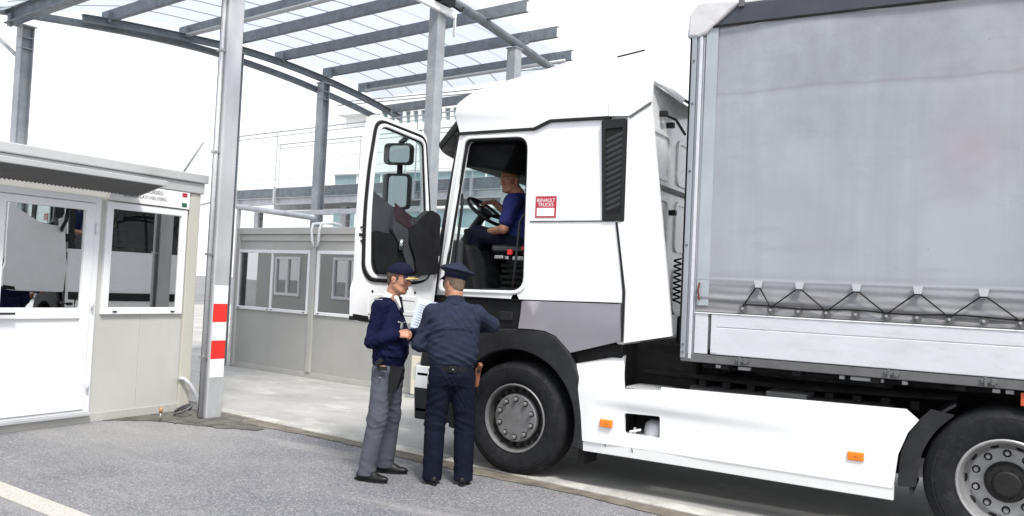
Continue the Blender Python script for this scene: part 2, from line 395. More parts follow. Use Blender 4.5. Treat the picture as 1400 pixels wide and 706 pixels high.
# worn concrete of the lane (object space: x along the kerb, y across)
m, nt, b = newmat('lane_concrete'); M['concrete'] = m
c = ramp(nt, noise(nt, .8, 8, .65), [(.28, (.27, .265, .255)), (.5, (.36, .355, .34)), (.72, (.44, .435, .42))])
c = mixc(nt, ramp(nt, noise(nt, 1.4, 7, .6, (.25, 1, 1)), [(.5, g(0)), (.7, g(.5))]), c, (.24, .24, .24))
c = mixc(nt, ramp(nt, noise(nt, 60, 3), [(.45, g(0)), (.75, g(.3))]), c, (.2, .19, .18))
c = mixc(nt, ramp(nt, noise(nt, 2.2, 8, .7, (.5, 1, 1)), [(.56, g(0)), (.66, g(.6))]), c, (.52, .51, .48))
nt.links.new(c, b.inputs['Base Color']); b.inputs['Roughness'].default_value = .8
bump(nt, b, noise(nt, 90, 5), .25, .004)
M['kerb_conc'] = pm('pale_edge_concrete', (.46, .45, .42), .85, var=.3, vs=2.2, bmp=.3, bs=60, dirt=.9, dirtcol=(.25, .235, .21))
M['dirt'] = pm('gutter_dirt', (.15, .135, .11), .95, var=.4, vs=5, bmp=.6, bs=80)
M['wet_patch'] = pm('dark_asphalt_patch', (.105, .10, .09), .9, var=.45, vs=6, bmp=.6, bs=90)
m, nt, b = newmat('worn_road_paint'); M['line'] = m
c = mixc(nt, ramp(nt, noise(nt, 45, 6, .7), [(.52, g(0)), (.70, g(.75))]), (.44, .42, .385), (.17, .17, .17)); nt.links.new(c, b.inputs['Base Color']); b.inputs['Roughness'].default_value = .8

# translucent roof sheet
m, nt, b = newmat('polycarbonate'); M['poly'] = m
tl = N(nt, 'ShaderNodeBsdfTranslucent'); tl.inputs['Color'].default_value = (.50, .53, .59, 1)
tp = N(nt, 'ShaderNodeBsdfTransparent'); tp.inputs['Color'].default_value = (.54, .57, .63, 1)
ms = N(nt, 'ShaderNodeMixShader'); ms.inputs[0].default_value = .45
nt.links.new(tp.outputs[0], ms.inputs[1]); nt.links.new(tl.outputs[0], ms.inputs[2]); nt.links.new(ms.outputs[0], nt.nodes['Material Output'].inputs['Surface'])
# ================================================================ SETTING
SITE_RZ = R_(-7); SITE_O = Vector((-12.2, 10.75, 0))
SITE = Matrix.Translation(SITE_O) @ Matrix.Rotation(SITE_RZ, 4, 'Z')
LOCAL = set()
_wm = wmat
def wmat(o):                      # children of a LOCAL root are written in that root's own axes
    r = o
    while r.parent: r = r.parent
    return Matrix.Identity(4) if r.name in LOCAL else _wm(o)
def site_thing(name, label, cat, group=None):
    e = empty(name, SITE_O, SITE_RZ, label, cat, group); LOCAL.add(e.name); return e

# ground: one asphalt sheet to the horizon
gm = MB(); gm.box(-320, 320, -120, 500, -.30, 0)
gm.build('asphalt_ground', M['asphalt']).update_tag(); tag(bpy.data.objects['asphalt_ground'], 'grey coarse asphalt yard in the foreground', kind='structure')
# lane: concrete slabs a few millimetres proud of the asphalt, along the kerb line (site axes)
KY = -3.28                      # local y of the asphalt / concrete joint
lane = empty('concrete_lane', SITE_O, SITE_RZ); LOCAL.add(lane.name); tag(lane, 'pale worn concrete lane under the truck', kind='structure')
xs = [-26, -19, -13, -7.5, -1.5, 3.9, 8.4, 13.6, 18.8, 24, 30]
ys = [KY+.36, KY+3.6, KY+7.2, KY+11.5, 20]
for i in range(len(xs)-1):
    for j in range(len(ys)-1):
        sl = MB().box(xs[i]+.005, xs[i+1]-.005, ys[j]+.005, ys[j+1]-.005, -.10, .014+.001*((i*3+j) % 3)).build('slab', M['concrete'], lane, bevel=.004)
# edging stones with a dirt-filled gutter between them and the asphalt
random.seed(3)
for k in range(22):
    x0 = 4.1+k*1.0
    MB().hexa([(x0+.004, KY+.18, -.1), (x0+.996, KY+.18, -.1), (x0+.996, KY+.355, -.1), (x0+.004, KY+.355, -.1),
               (x0+.004, KY+.19, .020), (x0+.996, KY+.19, .020), (x0+.996, KY+.355, .020), (x0+.004, KY+.355, .020)]).build('kerb_stone', M['kerb_conc'], lane, bevel=.008)
def ragged(x0, x1, y0, y1, z, n, jit):
    m = MB(); up_, lo_ = [], []
    for i in range(n+1):
        x = x0+(x1-x0)*i/n
        lo_.append((x, y0+random.uniform(-jit, jit)+.04*math.sin(x*2.1), z)); up_.append((x, y1+random.uniform(-jit, jit)*.5, z))
    vs = lo_+up_; fs = [(i, i+1, n+2+i, n+1+i) for i in range(n)]
    return m.add(vs, fs)
o = ragged(4.4, 26, KY-.02, KY+.20, .006, 160, .022).build('gutter_dirt', M['dirt'], SITE and None); o.matrix_world = SITE; tag(o, 'brown dirt strip along the kerb', kind='structure')
# dark patch of trench fill at the foot of the striped column
pt = [(-8.52, 5.85), (-8.36, 6.0), (-8.1, 6.22), (-7.7, 6.30), (-7.3, 6.40), (-6.9, 6.55), (-6.95, 6.72), (-7.4, 6.82), (-7.6, 7.0), (-7.95, 7.04), (-8.52, 7.0)]
pt = [(x+random.uniform(-.035, .035), y+random.uniform(-.035, .035)) for x, y in subdiv(pt, .05)]
o = MB().prism(pt, .004, .010, 'xy').build('trench_patch', M['wet_patch']); tag(o, 'dark patch of trench fill round the foot of the striped column', kind='structure')
# worn painted bay line in the left foreground
o = MB().hexa([(-14, 3.98+.20, .001), (-14, 4.0+.42, .001), (-4.4, 3.50, .001), (-4.4, 3.32, .001), (-14, 4.18, .005), (-14, 4.42, .005), (-4.4, 3.50, .005), (-4.4, 3.32, .005)]).build('road_line', M['line'])
tag(o, 'worn white painted bay line', kind='structure')

# ================================================================ CANOPY
can = site_thing('canopy', 'galvanised steel canopy with arched translucent roof over the lane', 'canopy')
def arch(ly, pts):
    return float(np.interp(ly, [p[0] for p in pts], [p[1] for p in pts]))
UP = [(-2.95, 5.63), (-2.4, 5.70), (-1.2, 5.80), (0, 5.88), (1.0, 5.85), (1.95, 5.77), (2.9, 5.65), (3.6, 5.52), (4.4, 5.36)]
LO = [(-5.4, 5.30), (-4.14, 5.44), (-3.54, 5.51), (-2.66, 5.61), (-1.7, 5.69), (-.68, 5.735), (0, 5.715), (1.16, 5.65), (2.0, 5.55), (2.92, 5.43), (4.2, 5.20)]
RI = [(-4.3, 5.15), (-3.4, 5.45), (-2, 5.83), (-1, 5.97), (0, 6.01), (.5, 5.97), (1.7, 5.80), (3.0, 5.60), (3.6, 5.49)]
def sweep_rect(pts, lx, w_, h_):
    rings = []
    for i, (y, z) in enumerate(pts):
        a = pts[max(i-1, 0)]; b = pts[min(i+1, len(pts)-1)]; t = Vector((0, b[0]-a[0], b[1]-a[1])).normalized(); n_ = Vector((0, -t.z, t.y))
        c = Vector((lx, y, z)); rings.append([c+Vector((-w_/2, 0, 0))-n_*h_/2, c+Vector((w_/2, 0, 0))-n_*h_/2, c+Vector((w_/2, 0, 0))+n_*h_/2, c+Vector((-w_/2, 0, 0))+n_*h_/2])
    return MB().loft(rings)
def sm(P, a, b, n=28):
    yy = np.array([p[0] for p in P]); v = np.interp(np.linspace(a, b, 141), yy, [p[1] for p in P]); k_ = np.hanning(31); k_ /= k_.sum()
    e_ = np.concatenate([v[0]-(v[1]-v[0])*np.arange(15, 0, -1), v, v[-1]+(v[-1]-v[-2])*np.arange(1, 16)]); v = np.convolve(e_, k_, 'valid')
    return [(a+(b-a)*i/n, float(np.interp(a+(b-a)*i/n, np.linspace(a, b, 141), v))) for i in range(n+1)]
m_ = sweep_rect(sm(UP, -2.95, 4.2), 0, .010, .11)
for dz in (-.055, .055):
    P2 = [(y, z+dz) for y, z in sm(UP, -2.95, 4.2)]; q = sweep_rect(P2, 0, .09, .012); m_.add(q.v, q.f)
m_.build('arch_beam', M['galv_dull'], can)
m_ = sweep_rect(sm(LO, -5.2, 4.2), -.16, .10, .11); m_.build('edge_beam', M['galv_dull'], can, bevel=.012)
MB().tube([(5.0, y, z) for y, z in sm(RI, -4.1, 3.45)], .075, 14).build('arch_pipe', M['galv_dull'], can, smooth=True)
def hcol(x, y, z0, z1, s):      # wide-flange column
    m_ = MB(); t = .012
    m_.box(x-s/2, x+s/2, y-s/2, y-s/2+t, z0, z1); m_.box(x-s/2, x+s/2, y+s/2-t, y+s/2, z0, z1); m_.box(x-.006, x+.006, y-s/2+t, y+s/2-t, z0, z1)
    m_.box(x-s/2-.05, x+s/2+.05, y-s/2-.05, y+s/2+.05, z0, z0+.02); m_.box(x-s/2-.02, x+s/2+.02, y-s/2-.02, y+s/2+.02, z1-.02, z1)
    for dz in (.18, .34):
        m_.box(x-s/2, x+s/2, y-s/2, y+s/2, z1-dz-.012, z1-dz)
    return m_
for i, (x, y, z1) in enumerate(((0, -3.76, 5.27), (0, -.12, 5.80), (0, 1.95, 5.69), (5.0, -.12, 5.93), (5.0, 1.80, 5.70))):
    if i in (3, 4):
        mm_ = MB().box(x-.09, x+.09, y-.09, y+.09, 0, z1); mm_.box(x-.15, x+.15, y-.15, y+.15, .015, .035); mm_.box(x-.11, x+.11, y-.11, y+.11, z1-.03, z1-.01)
        co = mm_.build('column', M['galv'], can, bevel=.01)
    else: co = hcol(x, y, 0, z1, .18).build('column', M['galv'], can)
MB().box(5.0-.095, 5.0+.095, -.215, -.02, .06, .62).build('column_guard', M['cream'], can, bevel=.006)
# the near striped column, a square hollow section
SX, SY = 4.74, -3.42
sc_ = MB().box(SX-.02, SX+.105, SY-.105, SY+.105, 0, 5.42).build('column', M['galv_bright'], can, bevel=.022, seg=4)
sc_['label'] = 'near column with red and white warning bands'
for k in range(5):
    z1 = 1.556-.2145*k
    MB().box(SX+.1052, SX+.1075, SY-.092, SY+.092, z1-.2145, z1-.0005).build('warning_band', M['white_film'] if k % 2 == 0 else M['red'], sc_)
MB().tube([(SX+.04, SY-.135, .03), (SX+.04, SY-.135, 5.4)], .025, 10).build('conduit', M['alu'], sc_, smooth=True)
MB().tube([(SX-.01, SY-.125, .03), (SX-.01, SY-.125, 5.4)], .014, 10).build('conduit', M['rail_grey'], sc_, smooth=True)
for z in (.7, 1.9, 3.1, 4.3): MB().box(SX-.02, SX+.07, SY-.165, SY-.105, z, z+.025).build('conduit_clip', M['steel'], sc_)
# purlins
PUR = [(-3.95, 5.26, 0), (-2.5, 5.72, 0), (-1.12, 5.85, 1), (-.2, 5.93, 0), (.93, 5.925, 0), (2.15, 5.895, 0), (3.15, 5.80, 1), (3.9, 5.47, 0)]
for i, (y, z, dbl) in enumerate(PUR):
    x0, x1 = -.30, (5.9, 5.9, 5.9, 5.9, 5.86, 5.6, 5.25, 5.2)[i]
    mm_ = MB()
    if i == 0:
        mm_.ibeam((-.12, y, z+.11), (x1, y, z+.11), .22, .16, tf=.014)
    else:
        mm_.bar((x0, y, z+.09), (x1, y, z+.09), .008, .18); mm_.bar((x0, y+.035, z+.178), (x1, y+.035, z+.178), .07, .008); mm_.bar((x0, y+.035, z+.002), (x1, y+.035, z+.002), .07, .008)
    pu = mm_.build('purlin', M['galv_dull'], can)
    if dbl:
        MB().tube([(x0+.3, y-.05, z-.02), (x1-.1, y-.05, z-.02)], .035, 10).build('light_batten', M['roof_trim'], pu, smooth=True)
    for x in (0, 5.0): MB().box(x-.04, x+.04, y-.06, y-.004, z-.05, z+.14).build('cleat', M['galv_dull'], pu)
# braces at the left column head and the right row
MB().tube([(0, -3.76, 4.72), (-.85, -3.8, 5.2)], .03, 8).build('brace', M['galv'], can, smooth=True)
MB().tube([(5.02, 1.95, 5.35), (5.02, 2.75, 5.58)], .018, 8).build('brace', M['galv'], can, smooth=True)
# translucent sheets, strips running over the arch with lapped edges
top = [(-4.35, 5.33), (-3.95, 5.49), (-3.2, 5.72), (-2.5, 5.92), (-1.8, 6.01), (-1.12, 6.06), (-.2, 6.13), (.93, 6.13), (2.15, 6.10), (3.15, 6.0), (3.7, 5.77)]
for k in range(9):
    xa, xb = -.35+k*.58, -.35+(k+1)*.58+.03
    dz = .006*(k % 2)
    vs = [(xa, y, z+dz) for y, z in top]+[(xb, y, z+dz) for y, z in top]; n = len(top)
    MB().add(vs, [(i, i+1, n+i+1, n+i) for i in range(n-1)]).build('roof_sheet', M['poly'], can, smooth=True)
    if k < 6: MB().tube([(xb-.02, y, z-.004) for y, z in top], .006, 5).build('sheet_joint', M['roof_trim'], can)

# ---------------------------------------------------------------- camera on a white arm at the head of the middle column
tcam = site_thing('surveillance_camera', 'black camera on a white arm at the head of the middle canopy column', 'camera')
MB().bar((5.02, -.85, 5.84), (5.16, .10, 5.72), .06, .11).build('arm', M['white_film'], tcam, bevel=.006)
MB().bar((5.16, .08, 5.72), (5.16, .09, 5.40), .04, .03, (0, 1, 0)).build('hook', M['white_film'], tcam, bevel=.004)
mm_ = MB().box(5.08, 5.22, -.28, .02, 5.82, 5.97); mm_.box(5.06, 5.24, -.31, .05, 5.97, 5.985); mm_.tube([(5.15, -.36, 5.9), (5.15, -.28, 5.9)], .055, 14)
mm_.build('housing', M['black_plastic'], tcam, bevel=.012)
MB().tube([(5.14, .02, 5.86), (5.2, .16, 5.80), (5.15, .28, 5.9)], .018, 8).build('cable', M['rubber'], tcam, smooth=True)

# ================================================================ WALKWAY behind the booth
wk = site_thing('elevated_walkway', 'galvanised raised walkway with thin railings behind the grey booth', 'walkway')
WX0, WX1, WY = -4.35, 3.9, 3.0
MB().box(WX0, WX1, WY, WY+1.2, 3.60, 3.64).build('deck', M['galv_bright'], wk)
mm_ = MB().box(WX0, WX1, WY-.01, WY+.0, 3.52, 3.74); mm_.build('kick_plate', M['galv_dull'], wk)
MB().ibeam((WX0, WY+.05, 3.44), (WX1, WY+.05, 3.44), .16, .12).build('fascia_beam', M['galv_bright'], wk)
MB().ibeam((WX0, WY+1.15, 3.44), (WX1, WY+1.15, 3.44), .16, .12).build('fascia_beam', M['galv_bright'], wk)
for k in range(6):
    x = -4.28+k*1.5
    for yy in (WY-.03, WY+1.2):
        MB().bar((x, yy, 3.38), (x, yy, 5.08), .014, .02, (0, 1, 0)).build('railing_post', M['galv_bright'], wk)
    MB().box(x-.03, x+.03, WY-.06, WY-.012, 3.38, 3.78).build('bracket', M['galv_bright'], wk)
for z, r in ((5.07, .015), (4.97, .010), (4.38, .005), (3.95, .006)):
    for yy in (WY-.03, WY+1.2):
        MB().tube([(WX0, yy, z), (WX1, yy, z)], r, 8).build('rail', M['galv_bright'], wk, smooth=True)
MB().tube([(-6.85, WY, 4.16), (-5.85, WY, 5.06)], .03, 8).build('stair_rail', M['galv_bright'], wk, smooth=True)
MB().tube([(-6.85, WY, 3.30), (-4.4, WY, 3.60)], .03, 8).build('stair_rail', M['galv_bright'], wk, smooth=True)
for x in (-4.2, -1.0, 3.7):
    hcol(x, WY+.6, 0, 3.36, .16).build('support_post', M['galv_bright'], wk)
wp = site_thing('overhead_pipes', 'two galvanised pipes running above the grey booth roof', 'pipes')
MB().tube([(-2.2, 1.6, 3.15), (.36, 1.6, 2.88)], .06, 10).build('pipe', M['galv_bright'], wp, smooth=True)
MB().bar((-.75, 1.75, 2.99), (3.2, 1.75, 3.02), .10, .10).build('pipe', M['galv_bright'], wp, bevel=.008)
MB().bar((2.42, 1.7, 2.55), (2.42, 1.7, 3.0), .07, .07).build('prop', M['galv_bright'], wp)
MB().bar((-2.15, 1.6, 0), (-2.15, 1.6, 3.12), .07, .07).build('prop', M['galv_bright'], wp)

# ================================================================ FAR TERMINAL BUILDING
tb = empty('terminal_building', (-25, 40, 0), 0, 'large white terminal building with ribbon glazing far behind the cab', 'building')
BX0, BX1 = -36.5, -19
def ws(x0, x1, z0, z1, y0=40, y1=58): MB().box(x0, x1, y0, y1, z0, z1).build('wall', M['bld_white'], tb)
ws(BX0, BX1, 0, 4.9); ws(BX0, BX1, 6.1, 7.0); ws(BX0, BX1, 8.3, 11.2, 40.0); ws(BX0, BX1, 12.1, 12.6)
MB().box(BX0+.3, BX1-.3, 40.6, 57, 4.9, 6.1).build('core', M['room'], tb); MB().box(BX0+.3, BX1-.3, 40.6, 57, 7.0, 8.3).build('core', M['room'], tb); MB().box(BX0+.3, BX1-.3, 40.6, 57, 11.2, 12.1).build('core', M['bld_white'], tb)
k = 0
for z0, z1, wdt in ((4.9, 6.1, 1.9), (7.0, 8.3, 1.9)):
    x = BX0
    while x+wdt <= BX1+.01:
        f_ = MB().prism([(x, z0), (x+wdt, z0), (x+wdt, z1), (x, z1)], 40.1, 40.2, 'xz', [[(x+.06, z0+.06), (x+wdt-.06, z0+.06), (x+wdt-.06, z1-.06), (x+.06, z1-.06)]]).build('window', M['bld_white'], tb)
        MB().box(x+.06, x+wdt-.06, 40.14, 40.16, z0+.06, z1-.06).build('pane', M['bld_glass'], f_); x += wdt
x = -34.0
while x < -19.6:
    f_ = MB().prism([(x, 11.2), (x+.58, 11.2), (x+.58, 12.1), (x, 12.1)], 40.0, 40.3, 'xz', [[(x+.09, 11.27), (x+.49, 11.27), (x+.49, 12.0), (x+.09, 12.0)]]).build('window', M['bld_white'], tb)
    MB().box(x+.09, x+.49, 40.2, 40.22, 11.27, 12.0).build('pane', M['bld_glass'], f_); x += .58
for z in (12.75, 12.95): MB().tube([(BX0, 40.05, z), (BX1, 40.05, z)], .03, 6).build('roof_rail', M['rail_grey'], tb)

# ================================================================ GREY BOOTH (far, right of the striped column)
gb = site_thing('grey_booth', 'grey container booth with white framed windows behind the officers', 'booth')
GX0, GX1, GY0, GY1 = .12, 4.72, .05, 2.45
MB().box(GX0, GX1, GY0+.02, GY1, .0, .10).build('base_frame', M['dark_soffit'], gb)
wins = [(.17, 2.20), (2.38, 4.42)]
WZ0, WZ1 = 1.07, 2.15
joints = [GX0+.12, 2.22, 2.36, GX1]
for a, b_ in ((GX0+.10, 2.235), (2.335, GX1-.06)):
    x0, x1 = [w_ for w_ in wins if w_[0] < b_ and w_[1] > a][0]
    # panel below and above the window
    n = 2
    for k in range(n):
        u0 = a+(b_-a)*k/n; u1 = a+(b_-a)*(k+1)/n
        MB().box(u0+.002, u1-.002, GY0, GY0+.06, .10, WZ0+.004).build('wall_panel', M['wall2'], gb, bevel=.003)
        MB().box(u0+.002, u1-.002, GY0, GY0+.06, WZ1-.004, 2.31).build('wall_panel', M['wall2'], gb, bevel=.003)
    for u0, u1 in ((a, x0+.01), (x1-.01, b_)):
        if u1-u0 > .01: MB().box(u0, u1, GY0+.002, GY0+.06, WZ0, WZ1).build('wall_panel', M['wall2'], gb)
    mid = x0+(x1-x0)*.495
    fr = MB().prism([(x0, WZ0), (x1, WZ0), (x1, WZ1), (x0, WZ1)], GY0-.025, GY0+.05, 'xz',
        [[(x0+.055, WZ0+.055), (mid-.02, WZ0+.055), (mid-.02, WZ1-.055), (x0+.055, WZ1-.055)], [(mid+.02, WZ0+.055), (x1-.055, WZ0+.055), (x1-.055, WZ1-.055), (mid+.02, WZ1-.055)]]).build('window', M['upvc'], gb, bevel=.006)
    for u0, u1 in ((x0+.055, mid-.02), (mid+.02, x1-.055)):
        MB().box(u0, u1, GY0-.004, GY0+.004, WZ0+.055, WZ1-.055).build('pane', M['tinted'], fr)
    mm_ = MB()
    for u in (x0+.1, mid-.06, mid+.06, x1-.1): mm_.box(u-.018, u+.018, GY0-.032, GY0-.0255, WZ0+.018, WZ0+.034)
    mm_.build('drain_cap', M['black_print'], fr)
MB().box(2.225, 2.345, GY0-.03, GY0+.05, .10, 2.31).build('joint_post', M['trim'], gb, bevel=.01)
MB().box(-.06+.19, GX0+.10, GY0-.045, GY0+.10, .02, 2.54).build('corner_post', M['trim'], gb, bevel=.01)
MB().box(GX1-.06, GX1+.02, GY0-.045, GY0+.10, .02, 2.54).build('corner_post', M['trim'], gb, bevel=.01)
MB().box(GX0+.10, GX1-.06, GY0-.02, GY0+.06, 2.312, 2.42).build('roof_fascia', M['trim'], gb, bevel=.006)
MB().box(GX0+.05, GX1, GY0-.05, GY0+.06, 2.424, 2.545).build('roof_fascia', M['trim'], gb, bevel=.01)
MB().box(GX0+.05, GX1, GY0+.061, GY1, 2.40, 2.50).build('roof', M['roof_trim'], gb)
MB().box(GX0, GX0+.05, GY0+.10, GY1, .10, 2.40).build('wall_panel', M['wall2'], gb); MB().box(GX1-.05, GX1, GY0+.10, GY1, .10, 2.40).build('wall_panel', M['wall2'], gb)
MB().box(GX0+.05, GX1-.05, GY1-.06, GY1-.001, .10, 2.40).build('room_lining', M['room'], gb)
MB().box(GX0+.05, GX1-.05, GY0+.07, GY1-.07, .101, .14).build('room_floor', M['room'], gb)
MB().box(GX0, GX1, GY0-.01, GY0+.05, .015, .10).build('skirting', M['trim'], gb, bevel=.004)
for x, dx in ((2.26, .02), (2.47, -.03)):
    MB().tube([(2.40, .5, 2.62), (x, GY0+.2, 2.64), (x, GY0-.05, 2.60), (x+dx*.3, GY0-.07, 2.48), (x+dx, GY0-.06, 2.32), (x+dx*2.6, GY0-.045, 2.22)], .022, 10).build('cable_hose', M['white_film'], gb, smooth=True)

# ================================================================ BEIGE BOOTH (near left)
bb = empty('beige_booth', (-8.53, 5.0, 0), 0, 'beige container booth with glazed white door at the left edge', 'booth')
FX = -8.53; BY0, BY1, BXE = 3.05, 6.90, -18.3
def fy(name, y0, y1, z0, z1, mat, x0=FX-.06, x1=FX, bev=.003, par=None): return MB().box(x0, x1, y0, y1, z0, z1).build(name, mat, par or bb, bevel=bev)
fy('base_frame', BY0, BY1, 0.0, .10, M['trim'], FX-.10, FX+.012, .006)
fy('base_frame', 4.45, 5.66, .085, .118, M['alu'], FX, FX+.06, .004)
fy('wall_panel', BY0, 4.44, .10, 2.66, M['wall'])
fy('wall_panel', 4.442, 5.66, 2.47, 2.66, M['wall'])
fy('wall_panel', 5.662, 6.24, .10, 1.19, M['wall']); fy('wall_panel', 6.243, 6.81, .10, 1.19, M['wall'])
fy('wall_panel', 5.662, 6.24, 2.43, 2.66, M['wall']); fy('wall_panel', 6.243, 6.81, 2.43, 2.66, M['wall'])
fy('wall_panel', 5.662, 5.73, 1.19, 2.43, M['wall'], FX-.06, FX-.001); fy('wall_panel', 6.78, 6.81, 1.19, 2.43, M['wall'], FX-.06, FX-.001)
fy('corner_post', 6.812, 6.97, .02, 2.66, M['post_cream'], FX-.16, FX+.03, .012)
# door
drf = MB().prism([(4.45, .12), (5.655, .12), (5.655, 2.468), (4.45, 2.468)], FX-.05, FX+.03, 'yz', [[(4.52, .15), (5.585, .15), (5.585, 2.40), (4.52, 2.40)]]).build('door_frame', M['upvc'], bb, bevel=.006)
dr_ = MB().prism([(4.525, .155), (5.58, .155), (5.58, 2.395), (4.525, 2.395)], FX-.035, FX+.045, 'yz',
    [[(4.63, 1.255), (5.475, 1.255), (5.475, 2.315), (4.63, 2.315)], [(4.63, .235), (5.475, .235), (5.475, 1.14), (4.63, 1.14)]]).build('door', M['upvc'], bb, bevel=.007)
fy('door_panel', 4.63, 5.475, .235, 1.14, M['upvc'], FX-.01, FX+.022, 0, dr_)
fy('pane', 4.63, 5.475, 1.255, 2.315, M['tinted_tilt'], FX-.002, FX+.006, 0, dr_)
MB().bar((FX+.085, 4.58, 1.20), (FX+.085, 4.76, 1.20), .018, .022).bar((FX+.05, 4.60, 1.20), (FX+.085, 4.60, 1.20), .02, .02).build('handle', M['black_print'], dr_, bevel=.004)
for z in (.42, 1.30, 2.12):
    MB().tube([(FX+.052, 5.605, z-.06), (FX+.052, 5.605, z+.06)], .014, 10).build('hinge', M['upvc'], drf, smooth=True)
# window
wf = MB().prism([(5.725, 1.182), (6.785, 1.182), (6.785, 2.44), (5.725, 2.44)], FX-.05, FX+.035, 'yz', [[(5.805, 1.262), (6.70, 1.262), (6.70, 2.362), (5.805, 2.362)]]).build('window', M['upvc'], bb, bevel=.008)
fy('pane', 5.805, 6.70, 1.262, 2.362, M['tinted_tilt'], FX-.002, FX+.006, 0, wf)
mm_ = MB()
for y in (5.86, 6.62): mm_.box(FX+.0355, FX+.042, y, y+.05, 1.205, 1.222)
mm_.build('drain_cap', M['black_print'], wf)
fy('blind_edge', 6.60, 6.64, 1.262, 2.362, M['dark_soffit'], FX-.05, FX-.04, 0, wf)
# roof
fy('roof_fascia', BY0-.05, 7.0, 2.66, 2.79, M['roof_trim'], FX-.1, FX+.055, .012)
fy('roof_fascia', BY0-.05, 7.03, 2.792, 2.90, M['roof_trim'], FX-.1, FX+.085, .012)
MB().box(BXE, FX-.1, BY0-.05, 7.0, 2.66, 2.86).build('roof', M['roof_trim'], bb)
# far long wall (seen in the reflection of the grey booth) with two windows, end walls, room
XW = [(-17.35, -16.15), (-14.7, -13.5)]
cuts = [BXE]+[v for p in XW for v in p]+[FX-.16]
for i in range(0, len(cuts)-1, 2): MB().box(cuts[i], cuts[i+1], BY1-.06, BY1, .10, 2.66).build('wall_panel', M['wall2'], bb)
for a, b_ in XW:
    MB().box(a, b_, BY1-.06, BY1, .10, 1.2).build('wall_panel', M['wall2'], bb); MB().box(a, b_, BY1-.06, BY1, 2.2, 2.66).build('wall_panel', M['wall2'], bb)
    md = (a+b_)/2
    f_ = MB().prism([(a, 1.2), (b_, 1.2), (b_, 2.2), (a, 2.2)], BY1-.06, BY1+.03, 'xz', [[(a+.07, 1.27), (md-.04, 1.27), (md-.04, 2.13), (a+.07, 2.13)], [(md+.04, 1.27), (b_-.07, 1.27), (b_-.07, 2.13), (md+.04, 2.13)]]).build('window', M['upvc'], bb, bevel=.006)
    MB().box(a+.07, b_-.07, BY1-.02, BY1-.015, 1.27, 2.13).build('pane', M['tinted'], f_)
MB().box(BXE, FX-.06, BY0, BY0+.05, .1, 2.66).build('wall_panel', M['wall'], bb); MB().box(BXE, BXE+.05, BY0+.05, BY1-.06, .1, 2.66).build('wall_panel', M['wall'], bb)
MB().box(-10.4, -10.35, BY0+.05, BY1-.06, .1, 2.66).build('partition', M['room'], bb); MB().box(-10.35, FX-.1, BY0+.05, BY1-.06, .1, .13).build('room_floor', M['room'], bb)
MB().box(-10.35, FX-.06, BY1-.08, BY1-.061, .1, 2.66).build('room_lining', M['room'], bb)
# awning over the door: corrugated sheet on a white edge channel
aw = MB()
n = 80; y0, y1 = 2.6, 6.05
vs = []
for k in range(n*2+1):
    y = y0+(y1-y0)*k/(2*n); dz = .014 if (k//1) % 2 else 0
    vs += [(FX+.06, y, 2.525+dz), (FX+.50, y, 2.640+dz)]
aw.add(vs, [(2*i, 2*i+1, 2*i+3, 2*i+2) for i in range(2*n)])
a_ = aw.build('awning', M['dark_soffit'], bb)
MB().box(FX+.49, FX+.53, 2.6, 6.10, 2.640, 2.70).build('awning_edge', M['roof_trim'], a_, bevel=.006)
MB().hexa([(FX+.06, 6.055, 2.525), (FX+.50, 6.055, 2.635), (FX+.50, 6.07, 2.635), (FX+.06, 6.07, 2.525), (FX+.06, 6.055, 2.56), (FX+.50, 6.055, 2.68), (FX+.50, 6.07, 2.68), (FX+.06, 6.07, 2.56)]).build('awning_edge', M['roof_trim'], a_)
MB().hexa([(FX+.06, 2.6, 2.565), (FX+.49, 2.6, 2.675), (FX+.49, 6.05, 2.675), (FX+.06, 6.05, 2.565), (FX+.06, 2.6, 2.58), (FX+.49, 2.6, 2.69), (FX+.49, 6.05, 2.69), (FX+.06, 6.05, 2.58)]).build('awning_cover', M['roof_trim'], a_)
# sign
sg = MB().box(FX+.040, FX+.048, 5.74, 6.79, 2.455, 2.655).build('sign', M['white_film'], None, origin=(FX+.04, 6.26, 2.55), bevel=.001)
tag(sg, 'white sign with black lettering above the booth window', 'sign')
TM = Matrix.Translation((FX+.0485, 6.12, 2.60)) @ Matrix(((0, 0, 1, 0), (1, 0, 0, 0), (0, 1, 0, 0), (0, 0, 0, 1)))
text('lettering', 'RENDŐRSÉG', .062, M['black_print'], TM @ Matrix.Translation((.12, -.018, 0)), sg, .001, 'CENTER')
text('lettering', 'SZOLGÁLATI HELYISÉG', .055, M['black_print'], TM @ Matrix.Translation((.06, -.085, 0)), sg, .001, 'CENTER')
fy('emblem', 6.68, 6.75, 2.595, 2.645, M['red_dark'], FX+.048, FX+.050, 0, sg); fy('emblem', 6.68, 6.75, 2.475, 2.525, M['green'], FX+.048, FX+.050, 0, sg)
